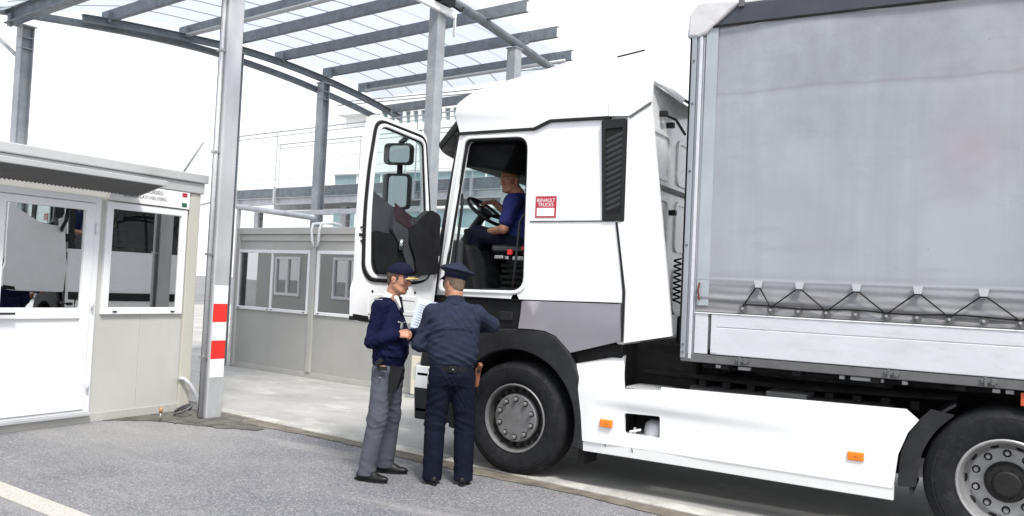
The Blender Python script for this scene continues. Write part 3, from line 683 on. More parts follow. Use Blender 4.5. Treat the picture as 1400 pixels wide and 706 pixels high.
# service pipes at the foot of the booth and column
vp = empty('service_stub', (-8.07, 6.24, 0), 0, 'short copper coloured pipe stub with orange cap by the booth corner', 'pipe')
MB().tube([(-8.07, 6.24, 0), (-8.07, 6.24, .10)], .012, 8).build('pipe', M['steel'], vp, smooth=True)
MB().tube([(-8.07, 6.24, .10), (-8.07, 6.24, .155)], .020, 10).build('cap', pm('copper', (.55, .25, .10), .4, metal=.5), vp, smooth=True)
fl = MB().tube([(FX+.02, 6.80, .40), (FX+.07, 6.84, .40), (FX+.11, 6.90, .33), (FX+.16, 6.95, .22), (FX+.2, 6.98, .1), (FX+.22, 6.98, 0)], .026, 12).build('flexible_conduit', M['alu'], None, origin=(FX+.2, 6.98, 0), smooth=True)
tag(fl, 'pale flexible conduit curving from the booth wall to the ground', 'conduit')
cp = []
for k in range(40):
    t = k/39*2*math.pi*1.6; cp.append((-8.18+.11*math.cos(t)+.02*k/39, 6.62+.08*math.sin(t), .06+.045*math.sin(t*1.0+.6)+.05*(k/39)))
cb = MB().tube(cp, .013, 8).build('cable_coil', M['rail_grey'], None, origin=(-8.18, 6.62, 0), smooth=True); tag(cb, 'loose loops of grey cable at the foot of the booth corner', 'cable')
# ================================================================ TRUCK (tractor unit). x along the truck (front at -x), near side y = 6.55
tk = empty('truck', (-2.0, 7.8, 0), 0, 'white tractor unit with its driver door open, hitched to the grey trailer', 'truck')
YN, YF = 6.55, 9.05
def bulge(y):            # |t| across the cab, 0 centre .. 1 side
    return abs((y-7.8)/1.25)
# near side wall of the cab with the door opening
side = [(-4.63, 1.59), (-4.605, 1.75), (-4.43, 3.122), (-3.62, 3.122), (-3.46, 3.186), (-2.712, 3.18), (-2.712, 2.30), (-2.77, 2.286), (-2.695, 1.70), (-2.695, 1.606), (-3.64, 1.588)]
hole = rounded([(-4.335, 3.065), (-3.675, 3.055), (-3.65, 1.665), (-4.53, 1.65)], [.07, .12, .13, .06])
def cab_y(x, z): return .025*max(0, (z-2.2)/1.0)**2 + .10*max(0, (-4.42-x)/.2)**2*.5
cs = MB().prism(side, YN, YN+.055, 'xz', [hole], .09, cab_y).build('cab_side', M['white_paint'], tk, weld=.0005); autosmooth(cs, 40)
sealp = [Vector((x, YN+.02, z)) for x, z in hole]+[Vector((hole[0][0], YN+.02, hole[0][1]))]
MB().tube(sealp, .016, 8, False).build('door_seal', M['rubber'], cs, smooth=True)
hf = rounded([(-4.375, 3.10), (-3.635, 3.092), (-3.61, 1.635), (-4.575, 1.62)], [.08, .14, .15, .07])
MB().prism(hf, YN-.012, YN+.02, 'xz', [rounded([(-4.345, 3.073), (-3.667, 3.063), (-3.642, 1.657), (-4.54, 1.642)], [.07, .12, .13, .06])]).build('door_surround', M['white_paint'], cs, bevel=.006)
# A pillar dark edge
MB().hexa([(-4.69, YN+.02, 1.60), (-4.63, YN+.005, 1.60), (-4.63, YN+.09, 1.60), (-4.70, YN+.09, 1.60), (-4.47, YN+.05, 3.15), (-4.425, YN+.03, 3.15), (-4.425, YN+.11, 3.15), (-4.48, YN+.11, 3.15)]).build('pillar_trim', M['black_plastic'], tk, bevel=.008)
# far side, rear wall, floor, liners
fw = [(-4.30, 2.15), (-3.75, 2.15), (-3.72, 2.98), (-4.27, 2.98)]
MB().prism(side, YF-.055, YF, 'xz', [fw]).build('cab_side', M['white_paint'], tk)
MB().box(-4.35, -3.7, YF-.03, YF-.025, 2.12, 3.0).build('side_window', M['glass'], tk)
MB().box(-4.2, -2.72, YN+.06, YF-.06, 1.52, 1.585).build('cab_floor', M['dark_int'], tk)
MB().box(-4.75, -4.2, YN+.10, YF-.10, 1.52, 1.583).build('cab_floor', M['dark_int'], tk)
rw = MB()
rw.box(-2.76, -2.68, YN+.06, YF-.06, 1.25, 3.6)
rear = rw.build('rear_wall', M['white_paint'], tk, bevel=.02)
# pressed ribs and fittings on the rear wall
for (y0, y1, z0, z1) in ((7.0, 7.55, 2.75, 3.2), (7.0, 7.55, 2.1, 2.6), (7.0, 7.55, 1.5, 1.95), (7.75, 8.4, 2.75, 3.2), (7.75, 8.4, 2.1, 2.6), (7.75, 8.4, 1.5, 1.95)):
    o_ = rounded([(y0, z0), (y1, z0), (y1, z1), (y0, z1)], .09); i_ = rounded([(y0+.04, z0+.04), (y1-.04, z0+.04), (y1-.04, z1-.04), (y0+.04, z1-.04)], .07)
    MB().prism(o_, -2.682, -2.664, 'yz', [i_]).build('pressed_rib', M['white_paint'], rear, bevel=.006)
MB().box(-2.68, -2.655, 6.9, 8.7, 2.66, 2.70).build('seam_strip', M['rail_grey'], rear)
for y, z in ((7.25, 3.35), (7.45, 3.28), (7.6, 2.47)): MB().box(-2.68, -2.61, y-.03, y+.03, z-.025, z+.025).build('bracket', M['black_plastic'], rear, bevel=.008)
MB().tube([(-2.66, 7.25, 3.35), (-2.58, 7.4, 3.32), (-2.56, 7.62, 3.22)], .013, 8).build('work_lamp_arm', M['black_plastic'], rear)
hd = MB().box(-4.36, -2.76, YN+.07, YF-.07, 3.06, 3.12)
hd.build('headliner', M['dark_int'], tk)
MB().hexa([(-4.55, YN+.16, 2.86), (-4.05, YN+.25, 2.80), (-4.05, YF-.25, 2.80), (-4.70, YF-.3, 2.86), (-4.40, YN+.12, 3.06), (-3.9, YN+.2, 3.06), (-3.9, YF-.2, 3.06), (-4.45, YF-.2, 3.06)]).build('overhead_console', M['dark_int'], tk, bevel=.03)
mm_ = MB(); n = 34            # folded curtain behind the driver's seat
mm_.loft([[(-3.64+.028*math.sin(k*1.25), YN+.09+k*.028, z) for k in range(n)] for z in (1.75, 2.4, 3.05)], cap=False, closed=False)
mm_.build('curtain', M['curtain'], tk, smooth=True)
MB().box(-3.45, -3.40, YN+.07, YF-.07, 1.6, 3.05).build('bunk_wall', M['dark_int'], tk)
MB().box(-4.36, -3.46, YF-.12, YF-.06, 1.6, 2.14).build('door_trim', M['dark_int'], tk)
# roof
prof = [(-4.435, 3.14), (-4.50, 3.36), (-4.475, 3.47), (-4.40, 3.525), (-4.27, 3.585), (-3.98, 3.64), (-3.45, 3.735), (-2.97, 3.75), (-2.885, 3.755), (-2.885, 3.20), (-3.45, 3.205), (-3.615, 3.142)]
rings = []
for y, dx, s_ in ((6.552, .02, .74), (6.575, 0, .86), (6.63, 0, .955), (6.75, 0, 1.0), (7.0, -.09, 1.04), (7.4, -.17, 1.08), (7.8, -.20, 1.09), (8.2, -.17, 1.08), (8.6, -.09, 1.04), (8.85, 0, 1.0), (8.97, 0, .955), (9.025, 0, .86), (9.048, .02, .74)):
    R__ = []
    for i, (x, z) in enumerate(prof):
        f_ = max(0, min(1, (-3.6-x)/.8)) if i < 9 else 0
        R__.append((x+dx*f_*(1.3 if i else 1), y, 3.14+(z-3.14)*(s_ if i < 9 else 1)))
    rings.append(R__)
rf = MB().loft(rings).build('roof', M['white_paint'], tk); autosmooth(rf, 38)
seam = [(-4.47, 3.131), (-3.615, 3.132), (-3.455, 3.196), (-2.87, 3.191)]
sm_ = MB()
for i in range(3):
    p_, q_ = seam[i], seam[i+1]; sm_.bar((p_[0], YN+.02, p_[1]), (q_[0], YN+.02, q_[1]), .05, .026)
sm_.build('roof_seam', M['black_plastic'], tk, bevel=.004)
hl = MB(); hl.loft([[(-4.275+dx*math.cos(a)+.05*s_, 6.70-.075+.05*math.cos(a)*0+s_*0-.0*math.sin(a)+yy, 3.515+.028*math.sin(a)*rr+.035*s_) for a in [2*math.pi*k/12 for k in range(12)]] for s_, dx, rr, yy in ((-1.1, .004, .2, .0), (-.8, .02, 1, -.01), (0, .024, 1.2, -.015), (.8, .02, 1, -.005), (1.1, .004, .2, .01))])
hl.build('roof_lamp', M['black_plastic'], tk, smooth=True)
MB().bar((-4.275, 6.66, 3.49), (-4.275, 6.70, 3.47), .03, .03).build('lamp_foot', M['black_plastic'], tk)
# side air deflector, upper and lower pieces
up_ = [(-2.882, 3.20), (-2.69, 3.19), (-2.505, 3.30), (-2.505, 3.50), (-2.63, 3.765), (-2.882, 3.70)]
MB().prism(up_, YN-.008, YN+.03, 'xz', (), .12, lambda x, z: .16*max(0, (z-3.35)/.4)**2).build('upper_deflector', M['white_paint'], tk, weld=.0005)
MB().prism(up_, YF-.03, YF+.008, 'xz', (), .12, lambda x, z: -.16*max(0, (z-3.35)/.4)**2).build('upper_deflector', M['white_paint'], tk, weld=.0005)
MB().bar((-2.69, YN-.006, 3.178), (-2.505, YN-.006, 3.288), .016, .02).build('deflector_seam', M['rail_grey'], tk)
MB().bar((-2.90, 6.72, 3.762), (-2.64, 6.70, 3.79), .012, .012).build('roof_seam', M['black_plastic'], tk)
lowp = [(-2.705, 3.176), (-2.505, 3.288), (-2.255, 1.355), (-2.658, 1.270), (-2.660, 1.700), (-2.758, 2.284), (-2.700, 2.292)]
for y0, y1, sg_ in ((YN-.006, YN+.03, 1), (YF-.03, YF+.006, -1)):
    MB().prism(lowp if sg_ > 0 else [(-2.705, 3.176), (-2.60, 3.2), (-2.52, 1.3), (-2.658, 1.27)], y0, y1, 'xz', (), .12, lambda x, z: sg_*.05*max(0, (x+2.6)/.35)**2).build('side_fairing', M['white_paint'], tk, weld=.0005)
# rear roof spoiler lip behind the cab roof
MB().hexa([(-2.67, 6.95, 3.60), (-2.42, 7.6, 3.44), (-2.42, 8.0, 3.44), (-2.67, 8.65, 3.60), (-2.67, 6.95, 3.62), (-2.42, 7.6, 3.46), (-2.42, 8.0, 3.46), (-2.67, 8.65, 3.62)]).build('rear_spoiler', M['black_plastic'], tk)
MB().tube([(-2.66, 6.75, 3.58), (-2.5, 6.85, 3.50), (-2.36, 6.95, 3.38)], .028, 8).build('spoiler_frame', M['white_paint'], tk, smooth=True)
# louvred vent
vo = [(-2.945, 3.168), (-2.716, 3.172), (-2.702, 2.31), (-2.72, 2.296), (-2.90, 2.296)]
vi = [(-2.905, 3.09), (-2.745, 3.095), (-2.733, 2.36), (-2.868, 2.355)]
vt = MB().prism(rounded(vo, .02), YN-.016, YN+.01, 'xz', [vi]).build('side_vent', M['black_plastic'], tk, bevel=.004)
MB().prism(vi, YN-.005, YN-.002, 'xz').build('vent_back', M['rubber'], vt)
for k in range(13):
    z = 2.375+k*.0505
    MB().hexa([(-2.895, YN-.010, z), (-2.741, YN-.010, z+.065), (-2.741, YN-.004, z+.052), (-2.895, YN-.004, z-.013), (-2.895, YN-.013, z+.018), (-2.741, YN-.013, z+.083), (-2.741, YN-.004, z+.065), (-2.895, YN-.004, z)]).build('louvre', M['louvre'], vt)
# panel seam on the side and the sticker
MB().bar((-3.61, YN-.001, 2.291), (-2.78, YN-.001, 2.297), .012, .012).build('panel_seam', M['rail_grey'], tk)
fs_ = MB(); sp = [(-2.772, 2.285), (-2.676, 1.70), (-2.676, 1.28)]
for i in range(2): fs_.bar((sp[i][0], YN-.004, sp[i][1]), (sp[i+1][0], YN-.004, sp[i+1][1]), .012, .012)
fs_.build('panel_seam', M['black_plastic'], tk)
st = MB().box(-3.560, -3.352, YN-.0035, YN+.002, 2.325, 2.518).build('sticker', M['red_dark'], tk)
st['label'] = 'red and white sticker behind the door'
TT = Matrix.Translation((-3.456, YN-.004, 2.46)) @ Matrix.Rotation(math.pi/2, 4, 'X')
text('lettering', 'RENAULT', .046, M['white_film'], TT @ Matrix.Translation((0, .005, 0)), st, .0008, 'CENTER', .92)
text('lettering', 'TRUCKS', .046, M['white_film'], TT @ Matrix.Translation((0, -.034, 0)), st, .0008, 'CENTER', .92)
MB().box(-3.543, -3.369, YN-.005, YN-.0036, 2.34, 2.412).build('sticker_field', M['white_film'], st)
# lower grey panel, black footboard panel
gp = [(-3.672, 1.328), (-3.655, 1.57), (-3.63, 1.578), (-2.702, 1.594), (-2.684, 1.285), (-3.15, 1.150), (-3.30, 1.285), (-3.40, 1.322), (-3.52, 1.330)]
gpo = MB().prism(gp, YN-.004, YN+.04, 'xz', (), .09, lambda x, z: -.02*math.exp(-((z-1.38-(x+3.2)*.06)/.05)**2)).build('lower_panel', M['grey_paint'], tk, weld=.0005); autosmooth(gpo, 50)
sb = MB().box(-4.62, -3.68, YN+.035, YN+.08, 1.30, 1.578); sb.build('footboard', M['black_plastic'], tk, bevel=.01)
fb = MB().box(-3.90, -3.76, YN+.022, YN+.036, 1.39, 1.47); fb.build('footboard_handle', M['arch_plastic'], tk, bevel=.006)
MB().box(-4.60, -3.66, YN-.002, YN+.055, 1.5785, 1.5885).build('sill', M['rubber'], tk)
# wheel arch
FWX, RWX, WZ, WR = -3.70, .12, .515, .515
inner = [(FWX+.62*math.cos(a), WZ+.62*math.sin(a)) for a in np.linspace(R_(-16), R_(196), 30)]
outer = [(-4.38, .36), (-4.40, .9), (-4.30, 1.16), (-4.16, 1.295), (-3.66, 1.322), (-3.52, 1.324), (-3.40, 1.316), (-3.30, 1.278), (-3.155, 1.145), (-3.06, .95), (-3.0, .60), (-2.995, .33)]
poly = inner+outer
arch_o = MB().prism(poly, YN-.012, YN+.06, 'xz').build('wheel_arch', M['arch_plastic'], tk, bevel=.012)
ring_ = []
for a in np.linspace(R_(-16), R_(196), 30):
    c_, s_ = math.cos(a), math.sin(a); ring_.append([(FWX+.62*c_, YN+.05, WZ+.62*s_), (FWX+.65*c_, YN+.05, WZ+.65*s_), (FWX+.65*c_, YN+.55, WZ+.65*s_), (FWX+.62*c_, YN+.55, WZ+.62*s_)])
MB().loft(ring_).build('arch_liner', M['arch_plastic'], tk)
MB().prism([(-4.30, .36), (-4.30, 1.16), (-3.66, 1.30), (-3.3, 1.26), (-3.02, .95), (-3.02, .45)], YN+.56, YN+.60, 'xz').build('arch_back', M['chassis'], tk)
MB().box(-3.06, -3.0, YN+.05, YN+.32, .20, .40).build('mud_flap', M['rubber'], tk)
# steps ahead of the wheel
sp_ = MB().box(-4.80, -4.38, YN+.10, YN+.14, .42, 1.30).build('step_panel', M['black_plastic'], tk)
for z in (.46, .80, 1.12):
    MB().box(-4.78, -4.40, YN+.0, YN+.12, z, z+.04).build('step', M['arch_plastic'], sp_, bevel=.008)
# bumper: wraps round the corner
def plan(xs_, r, n=8):
    pts = [(-4.38, YN)]
    for k in range(n+1):
        a = k/n*math.pi/2; pts.append((xs_+.06-(-.0)-r*math.sin(a)+.0, YN+r-r*math.cos(a)))
    return pts
def front_ring(x_side, depth, y0, n=26, inset=0):
    out = []
    for k in range(n+1):
        t = -1+2*k/n; y = 7.8+t*(1.25-inset); out.append((x_side-depth*(1-abs(t)**3.2), y))
    return out
def front_band(z0, z1, x0s, d0, x1s, d1, mat, name, thick=.05, inset=0, bev=.01):
    a = front_ring(x0s, d0, 0, inset=inset); b_ = front_ring(x1s, d1, 0, inset=inset)
    vs = []; n = len(a)
    for (xa, ya), (xb, yb) in zip(a, b_): vs += [(xa, ya, z0), (xb, yb, z1), (xb+thick, yb, z1), (xa+thick, ya, z0)]
    m_ = MB(); m_.loft([vs[4*i:4*i+4] for i in range(n)]); o_ = m_.build(name, mat, tk, bevel=bev); return o_
front_band(.39, .68, -4.78, .30, -4.80, .32, M['black_plastic'], 'bumper', .45)
front_band(.684, .90, -4.80, .32, -4.79, .32, M['white_paint'], 'bumper_top', .30)
front_band(.904, 1.08, -4.74, .34, -4.72, .33, M['black_plastic'], 'grille', .10)
front_band(1.084, 1.96, -4.72, .33, -4.64, .31, M['white_paint'], 'front_panel', .06)
fbp = front_band(1.20, 1.32, -4.730, .33, -4.720, .33, M['black_plastic'], 'front_trim', .04, .02)
mm_ = MB()
for y in (6.75, 8.45):
    mm_.box(-4.98, -4.86, y, y+.40, .72, .86)
mm_.build('headlight', M['glass'], tk, bevel=.02)
MB().box(-4.74, -4.40, YN+.03, YN+.10, .70, 1.30).build('front_corner', M['black_plastic'], tk, bevel=.02)
# windshield + visor
vs = []; nn_ = 24; rows_ = ((1.965, -4.60, .33), (2.35, -4.555, .32), (2.75, -4.50, .30), (3.14, -4.44, .27))
mm_ = MB(); mm_.loft([[(xs_-d_*(1-abs(-1+2*k/nn_)**2.6), 7.8+(-1+2*k/nn_)*1.19, z) for k in range(nn_+1)] for z, xs_, d_ in rows_], cap=False, closed=False)
mm_.build('windshield', M['screen'], tk, smooth=True)
mm_ = MB(); vs = []
for k in range(nn_+1):
    t = -1+2*k/nn_; y = 7.8+t*1.20; b_ = .27*(1-abs(t)**2.8)
    vs.append([(-4.38-b_, y, 3.29), (-4.44-b_, y, 3.34), (-4.70-b_, y, 3.05), (-4.66-b_, y, 2.99)])
mm_.loft(vs); mm_.build('sun_visor', M['black_plastic'], tk, bevel=.02)
mm_ = MB()
for y in (7.3, 8.3): mm_.tube([(-4.62, y-.5, 2.02), (-4.90, y, 2.02), (-4.86, y+.35, 2.10)], .012, 6)
mm_.build('wiper', M['black_plastic'], tk)
# dashboard, wheel, seat
db = MB().hexa([(-4.62, YN+.14, 1.62), (-4.22, YN+.16, 1.62), (-4.40, YF-.16, 1.62), (-4.75, YF-.14, 1.62), (-4.66, YN+.14, 2.10), (-4.36, YN+.16, 2.08), (-4.50, YF-.16, 2.08), (-4.78, YF-.14, 2.10)]).build('dashboard', M['dark_int'], tk, bevel=.04)
MB().hexa([(-4.60, YN+.45, 2.06), (-4.40, YN+.45, 2.06), (-4.40, YN+.95, 2.06), (-4.60, YN+.95, 2.06), (-4.66, YN+.5, 2.26), (-4.56, YN+.5, 2.28), (-4.56, YN+.9, 2.28), (-4.66, YN+.9, 2.26)]).build('instrument_hood', M['dark_int'], db, bevel=.02)
MB().box(-4.55, -4.40, YN+.085, YN+.15, 1.75, 2.12).build('door_side_trim', M['mid_int'], db, bevel=.02)
SWC = Vector((-4.44, 7.12, 2.44)); ax = Vector((.62, 0, .78)).normalized(); e1 = Vector((0, 1, 0)); e2 = ax.cross(e1)
ringp = [SWC+(e1*math.cos(a)+e2*math.sin(a))*.215 for a in np.linspace(0, 2*math.pi, 33)]
sw = MB().tube(ringp, .018, 8, False).build('steering_wheel', M['black_plastic'], tk, smooth=True)
mm_ = MB()
for a in (R_(-20), R_(200), R_(90)): mm_.bar(SWC-ax*.02, SWC+(e1*math.cos(a)+e2*math.sin(a))*.2, .05, .02, ax)
mm_.tube([SWC-ax*.05, SWC+ax*.015], [.07, .085], 16); mm_.tube([SWC-ax*.05, SWC-ax*.45], .045, 10)
mm_.build('wheel_hub', M['black_plastic'], sw)
seat_ = MB().hexa([(-4.16, 6.82, 2.00), (-3.72, 6.84, 1.98), (-3.72, 7.40, 1.98), (-4.16, 7.42, 2.00), (-4.20, 6.84, 2.10), (-3.72, 6.86, 2.10), (-3.72, 7.38, 2.10), (-4.20, 7.40, 2.10)]).build('seat', M['dark_int'], tk, bevel=.035)
MB().hexa([(-3.84, 6.86, 2.08), (-3.70, 6.86, 2.08), (-3.70, 7.38, 2.08), (-3.84, 7.38, 2.08), (-3.78, 6.90, 2.78), (-3.66, 6.90, 2.78), (-3.66, 7.34, 2.78), (-3.78, 7.34, 2.78)]).build('seat_back', M['dark_int'], seat_, bevel=.04)
mm_ = MB()
for k in range(5): mm_.box(-4.08+.01*(k % 2), -3.74, 6.86, 7.38, 1.66+k*.055, 1.695+k*.055)
mm_.build('seat_bellows', M['rubber'], seat_, bevel=.008)
MB().box(-4.14, -3.76, 6.775, 6.82, 2.03, 2.075).build('armrest_rail', M['mid_int'], seat_, bevel=.012)
mm_ = MB().box(-4.10, -4.0, 6.76, 6.80, 1.955, 1.99); mm_.box(-3.98, -3.94, 6.76, 6.80, 1.95, 1.985); mm_.box(-3.9, -3.78, 6.76, 6.80, 1.945, 1.985)
mm_.build('seat_lever', M['steel'], seat_, bevel=.008)
mm_ = MB().box(-3.95, -3.90, 6.745, 6.775, 1.995, 2.045); mm_.box(-3.80, -3.74, 6.745, 6.775, 2.045, 2.075)
mm_.build('belt_buckle', M['red'], seat_, bevel=.006)
MB().box(-3.87, -3.73, 6.70, 6.82, 1.60, 1.68).build('red_pouch', M['red'], tk, bevel=.03)
MB().tube([(-3.68, 6.72, 2.37), (-3.76, 6.70, 2.37), (-3.80, 6.70, 2.30), (-3.815, 6.70, 2.05), (-3.85, 6.70, 1.62)], .012, 8).build('grab_rail', M['mid_int'], tk, smooth=True)
MB().tube([(-4.47, 6.66, 1.66), (-4.45, 6.64, 2.0), (-4.41, 6.64, 2.45), (-4.43, 6.66, 2.56), (-4.48, 6.68, 2.52), (-4.50, 6.68, 2.35)], .014, 8).build('grab_rail', M['black_plastic'], tk, smooth=True)
mm_ = MB(); mm_.tube([(-4.30, 7.35, 1.62), (-4.36, 7.36, 2.12)], .03, 8); mm_.box(-4.40, -4.32, 7.3, 7.42, 2.1, 2.2)
mm_.build('gear_stalk', M['dark_int'], tk, bevel=.01)
# off-side mirror seen through the windshield
om = MB().box(-5.08, -4.98, 8.72, 9.02, 2.30, 2.72).build('mirror', M['mid_int'], tk, bevel=.04)
MB().tube([(-4.72, 8.98, 2.95), (-5.0, 9.12, 2.86), (-5.03, 8.95, 2.7)], .025, 8).build('mirror_arm', M['black_plastic'], om, smooth=True)
# ---------------------------------------------------------------- open door
DA, DB_ = Vector((-4.62, 6.55, 0)), Vector((-4.80, 5.62, 0)); dx_ = (DB_-DA).normalized(); dy_ = Vector((-dx_.y, dx_.x, 0))
DM = Matrix(((dx_.x, dy_.x, 0, DA.x), (dx_.y, dy_.y, 0, DA.y), (0, 0, 1, 0), (0, 0, 0, 1)))
def dpart(mb, name, mat, par, bevel=0, smooth=False):
    me = mb.mesh(name); me.transform(DM); return link(name, me, mat, par, None, bevel, smooth)
dout = rounded([(.045, 1.31), (.02, 1.70), (.085, 2.30), (.20, 3.105), (.865, 3.185), (.925, 3.0), (.955, 2.3), (.945, 1.70), (.975, 1.62), (.965, 1.35), (.85, 1.325)], [.03, .03, .2, .07, .10, .1, .3, .03, .03, .04, .03])
whole = rounded([(.17, 2.285), (.25, 3.01), (.775, 3.085), (.815, 2.75), (.835, 2.49), (.63, 2.385), (.45, 2.30)], [.03, .06, .09, .1, .02, .05, .05])
door = dpart(MB().prism(dout, -.045, .0, 'xz', [whole]), 'door', M['white_paint'], tk, .008); door['label'] = 'open driver door with two mirrors'
# raised white frame ring inside the seal
fr_o = rounded([(.10, 1.74), (.13, 2.30), (.235, 3.045), (.80, 3.115), (.86, 2.7), (.885, 2.3), (.87, 1.80), (.80, 1.715), (.25, 1.705)], [.08, .2, .08, .10, .1, .3, .1, .08, .1])
fr_i = rounded([(.165, 1.80), (.165, 2.30), (.25, 3.01), (.775, 3.085), (.815, 2.75), (.838, 2.3), (.81, 1.82), (.76, 1.745), (.25, 1.735)], [.08, .2, .06, .09, .1, .3, .08, .06, .08])
dpart(MB().prism(fr_o, .0005, .030, 'xz', [fr_i]), 'door_frame', M['white_paint'], door, .01)
sl_ = [(.085, 1.745), (.115, 2.30), (.225, 3.06), (.815, 3.13), (.875, 2.7), (.90, 2.3), (.885, 1.79), (.81, 1.70), (.25, 1.69)]
sl_ = rounded(sl_, [.08, .2, .08, .10, .1, .3, .1, .08, .1]); sl_.append(sl_[0])
dpart(MB().tube([(u, .008, z) for u, z in sl_], .016, 8, False), 'door_seal', M['rubber'], door, 0, True)
dpart(MB().prism(whole, -.026, -.022, 'xz'), 'door_window', M['glass'], door)
gl_ = whole+[whole[0]]
dpart(MB().tube([(u, .002, z) for u, z in gl_], .012, 6, False), 'window_seal', M['rubber'], door, 0, True)
dpart(MB().prism(rounded([(.20, 1.76), (.17, 2.28), (.45, 2.30), (.63, 2.385), (.832, 2.49), (.832, 2.3), (.80, 1.83), (.75, 1.755)], .02), .003, .022, 'xz'), 'door_trim', M['mid_int'], door, .006)
dpart(MB().prism(rounded([(.40, 1.75), (.55, 2.08), (.62, 2.12), (.82, 2.14), (.795, 1.85), (.745, 1.765)], .03), .0225, .06, 'xz'), 'door_pocket', M['dark_int'], door, .012)
dpart(MB().prism(rounded([(.30, 1.80), (.36, 2.24), (.60, 2.36), (.63, 2.16), (.52, 2.02), (.40, 1.79)], .03), .0228, .075, 'xz'), 'door_console', M['mid_int'], door, .015)
dpart(MB().prism(rounded([(.07, 1.78), (.06, 2.34), (.20, 2.385), (.36, 2.26), (.445, 2.08), (.36, 1.92), (.33, 1.76)], .05), .024, .105, 'xz'), 'arm_rest', M['black_plastic'], door, .02)
dpart(MB().prism([(.44, 2.19), (.37, 2.23), (.36, 2.15), (.43, 2.11)], .0755, .082, 'xz'), 'window_switch', M['rubber'], door)
dpart(MB().prism([(.62, 2.405), (.60, 2.25), (.40, 2.17), (.42, 2.30)], .0755, .080, 'xz'), 'map_pocket', pm('maroon_trim', (.028, .016, .019), .35), door)
dpart(MB().tube([(.52, .075, 1.98), (.52, .08, 2.08)], [.03, .025], 12), 'bottle', M['mirror'], door, 0, True)
dpart(MB().box(.885, .945, .0, .012, 2.08, 2.105).box(.91, .925, .0, .02, 2.03, 2.05).box(.92, .935, .0, .02, 2.15, 2.165), 'door_latch', M['black_plastic'], door, .003)
for u in (.25, .52, .76):
    dpart(MB().tube([(u, .0, 1.60), (u, .004, 1.60)], .012, 10), 'door_plug', M['rubber'], door)
dpart(MB().prism([(.18, 1.38), (.80, 1.40), (.80, 1.58), (.18, 1.56)], .0005, .006, 'xz', [rounded([(.25, 1.42), (.45, 1.43), (.42, 1.53), (.25, 1.52)], .02), rounded([(.52, 1.43), (.72, 1.44), (.74, 1.54), (.55, 1.54)], .02)]), 'door_pressing', M['white_paint'], door, .003)
dpart(MB().prism([(.78, 1.33), (.965, 1.345), (.965, 1.40), (.80, 1.38)], -.05, .006, 'xz'), 'door_edge_trim', M['rubber'], door)
mm_ = MB()
for z in (1.85, 2.12): mm_.tube([(.01, .01, z-.06), (.01, .01, z+.06)], .028, 10); mm_.bar((.01, .01, z), (.10, -.01, z), .05, .08)
dpart(mm_, 'door_hinge', M['black_plastic'], door)
MR = Matrix.Translation((.30, -.25, 0)) @ Matrix.Rotation(R_(27), 4, 'Z')
def mirror_(z0, z1, wd):
    o_ = rounded([(-wd/2, z0), (wd/2, z0), (wd/2, z1), (-wd/2, z1)], .05); i_ = rounded([(-wd/2+.03, z0+.022), (wd/2-.055, z0+.022), (wd/2-.055, z1-.022), (-wd/2+.03, z1-.022)], .04)
    m1 = MB().prism(o_, -.005, .012, 'yz', [i_]); m1.v = [(x+.045, -y, z) for x, y, z in m1.v]
    m1.loft([[(x_, -yy*s_, (z0+z1)/2+(zz-(z0+z1)/2)*s_) for yy, zz in o_] for x_, s_ in ((.04, 1), (0, .98), (-.05, .85), (-.07, .5))])
    me = m1.mesh('mirror_housing'); me.transform(DM @ MR); link('mirror_housing', me, M['black_plastic'], door, None, .004)
    m2 = MB().prism(i_, 0, .003, 'yz'); m2.v = [(x+.046, -y, z) for x, y, z in m2.v]; me = m2.mesh('mirror_glass'); me.transform(DM @ MR); link('mirror_glass', me, M['mirror'], door)
mirror_(2.805, 3.01, .29); mirror_(2.38, 2.72, .275)
dpart(MB().tube([(.26, -.02, 3.10), (.27, -.15, 3.10), (.25, -.30, 3.04), (.22, -.34, 2.9), (.21, -.34, 2.55), (.20, -.28, 2.36), (.16, -.10, 2.25), (.12, -.02, 2.22)], .028, 10), 'mirror_arm', M['black_plastic'], door, 0, True)
# ---------------------------------------------------------------- side skirt
skirt = [(-3.122, 1.055), (-2.690, 1.160), (-2.632, .892), (-2.312, .908), (-2.310, .936), (-.502, .962), (-.420, .896), (-.487, .80), (-.545, .64), (-.568, .42), (-.568, .40), (-2.996, .415), (-3.02, .63), (-3.065, .88)]
hol = rounded([(-2.628, .690), (-2.318, .698), (-2.312, .522), (-2.622, .524)], .02)
def sk_y(x, z):
    y = 0.
    zc = .74-.02*(x+2.6)                                   # shoulder crease running back from the front
    a = max(0, min(1, (x+2.95)/.35))*max(0, min(1, (-1.0-x)/1.3))
    y += a*.026/(1+math.exp(max(-50, min(50, (z-zc)/.013))))
    y += .018*max(0, min(1, (-2.75-x)/.3))**2
    y += .015*max(0, (z-.85)/.1)**2 if z > .85 else 0
    return y
so = MB().prism(skirt, YN-.030, YN+.0, 'xz', [hol], .027, sk_y).build('side_skirt', M['white_paint'], tk, weld=.0004); autosmooth(so, 60)
lip = []
for x, y_ in ((-2.994, -.011), (-2.80, -.009), (-2.5, -.003), (-1.9, -.006), (-1.4, -.017), (-1.0, -.025), (-.568, -.026)):
    z_ = .415-.015*(x+2.996)/2.43
    lip.append([(x, YN+y_, z_+.012), (x, YN+y_+.010, z_-.088), (x, YN+.05, z_-.088), (x, YN+.04, z_+.012)])
MB().loft(lip).build('skirt_lip', M['white_paint'], tk, bevel=.004)
for x in (-2.79, -2.55): MB().bar((x, YN-.012, .41), (x+.02, YN+.022, .328), .006, .006).build('lip_joint', M['rail_grey'], so)
MB().box(-2.632, -2.308, YN+.01, YN+.25, .508, .521).build('recess_floor', M['alu'], tk)
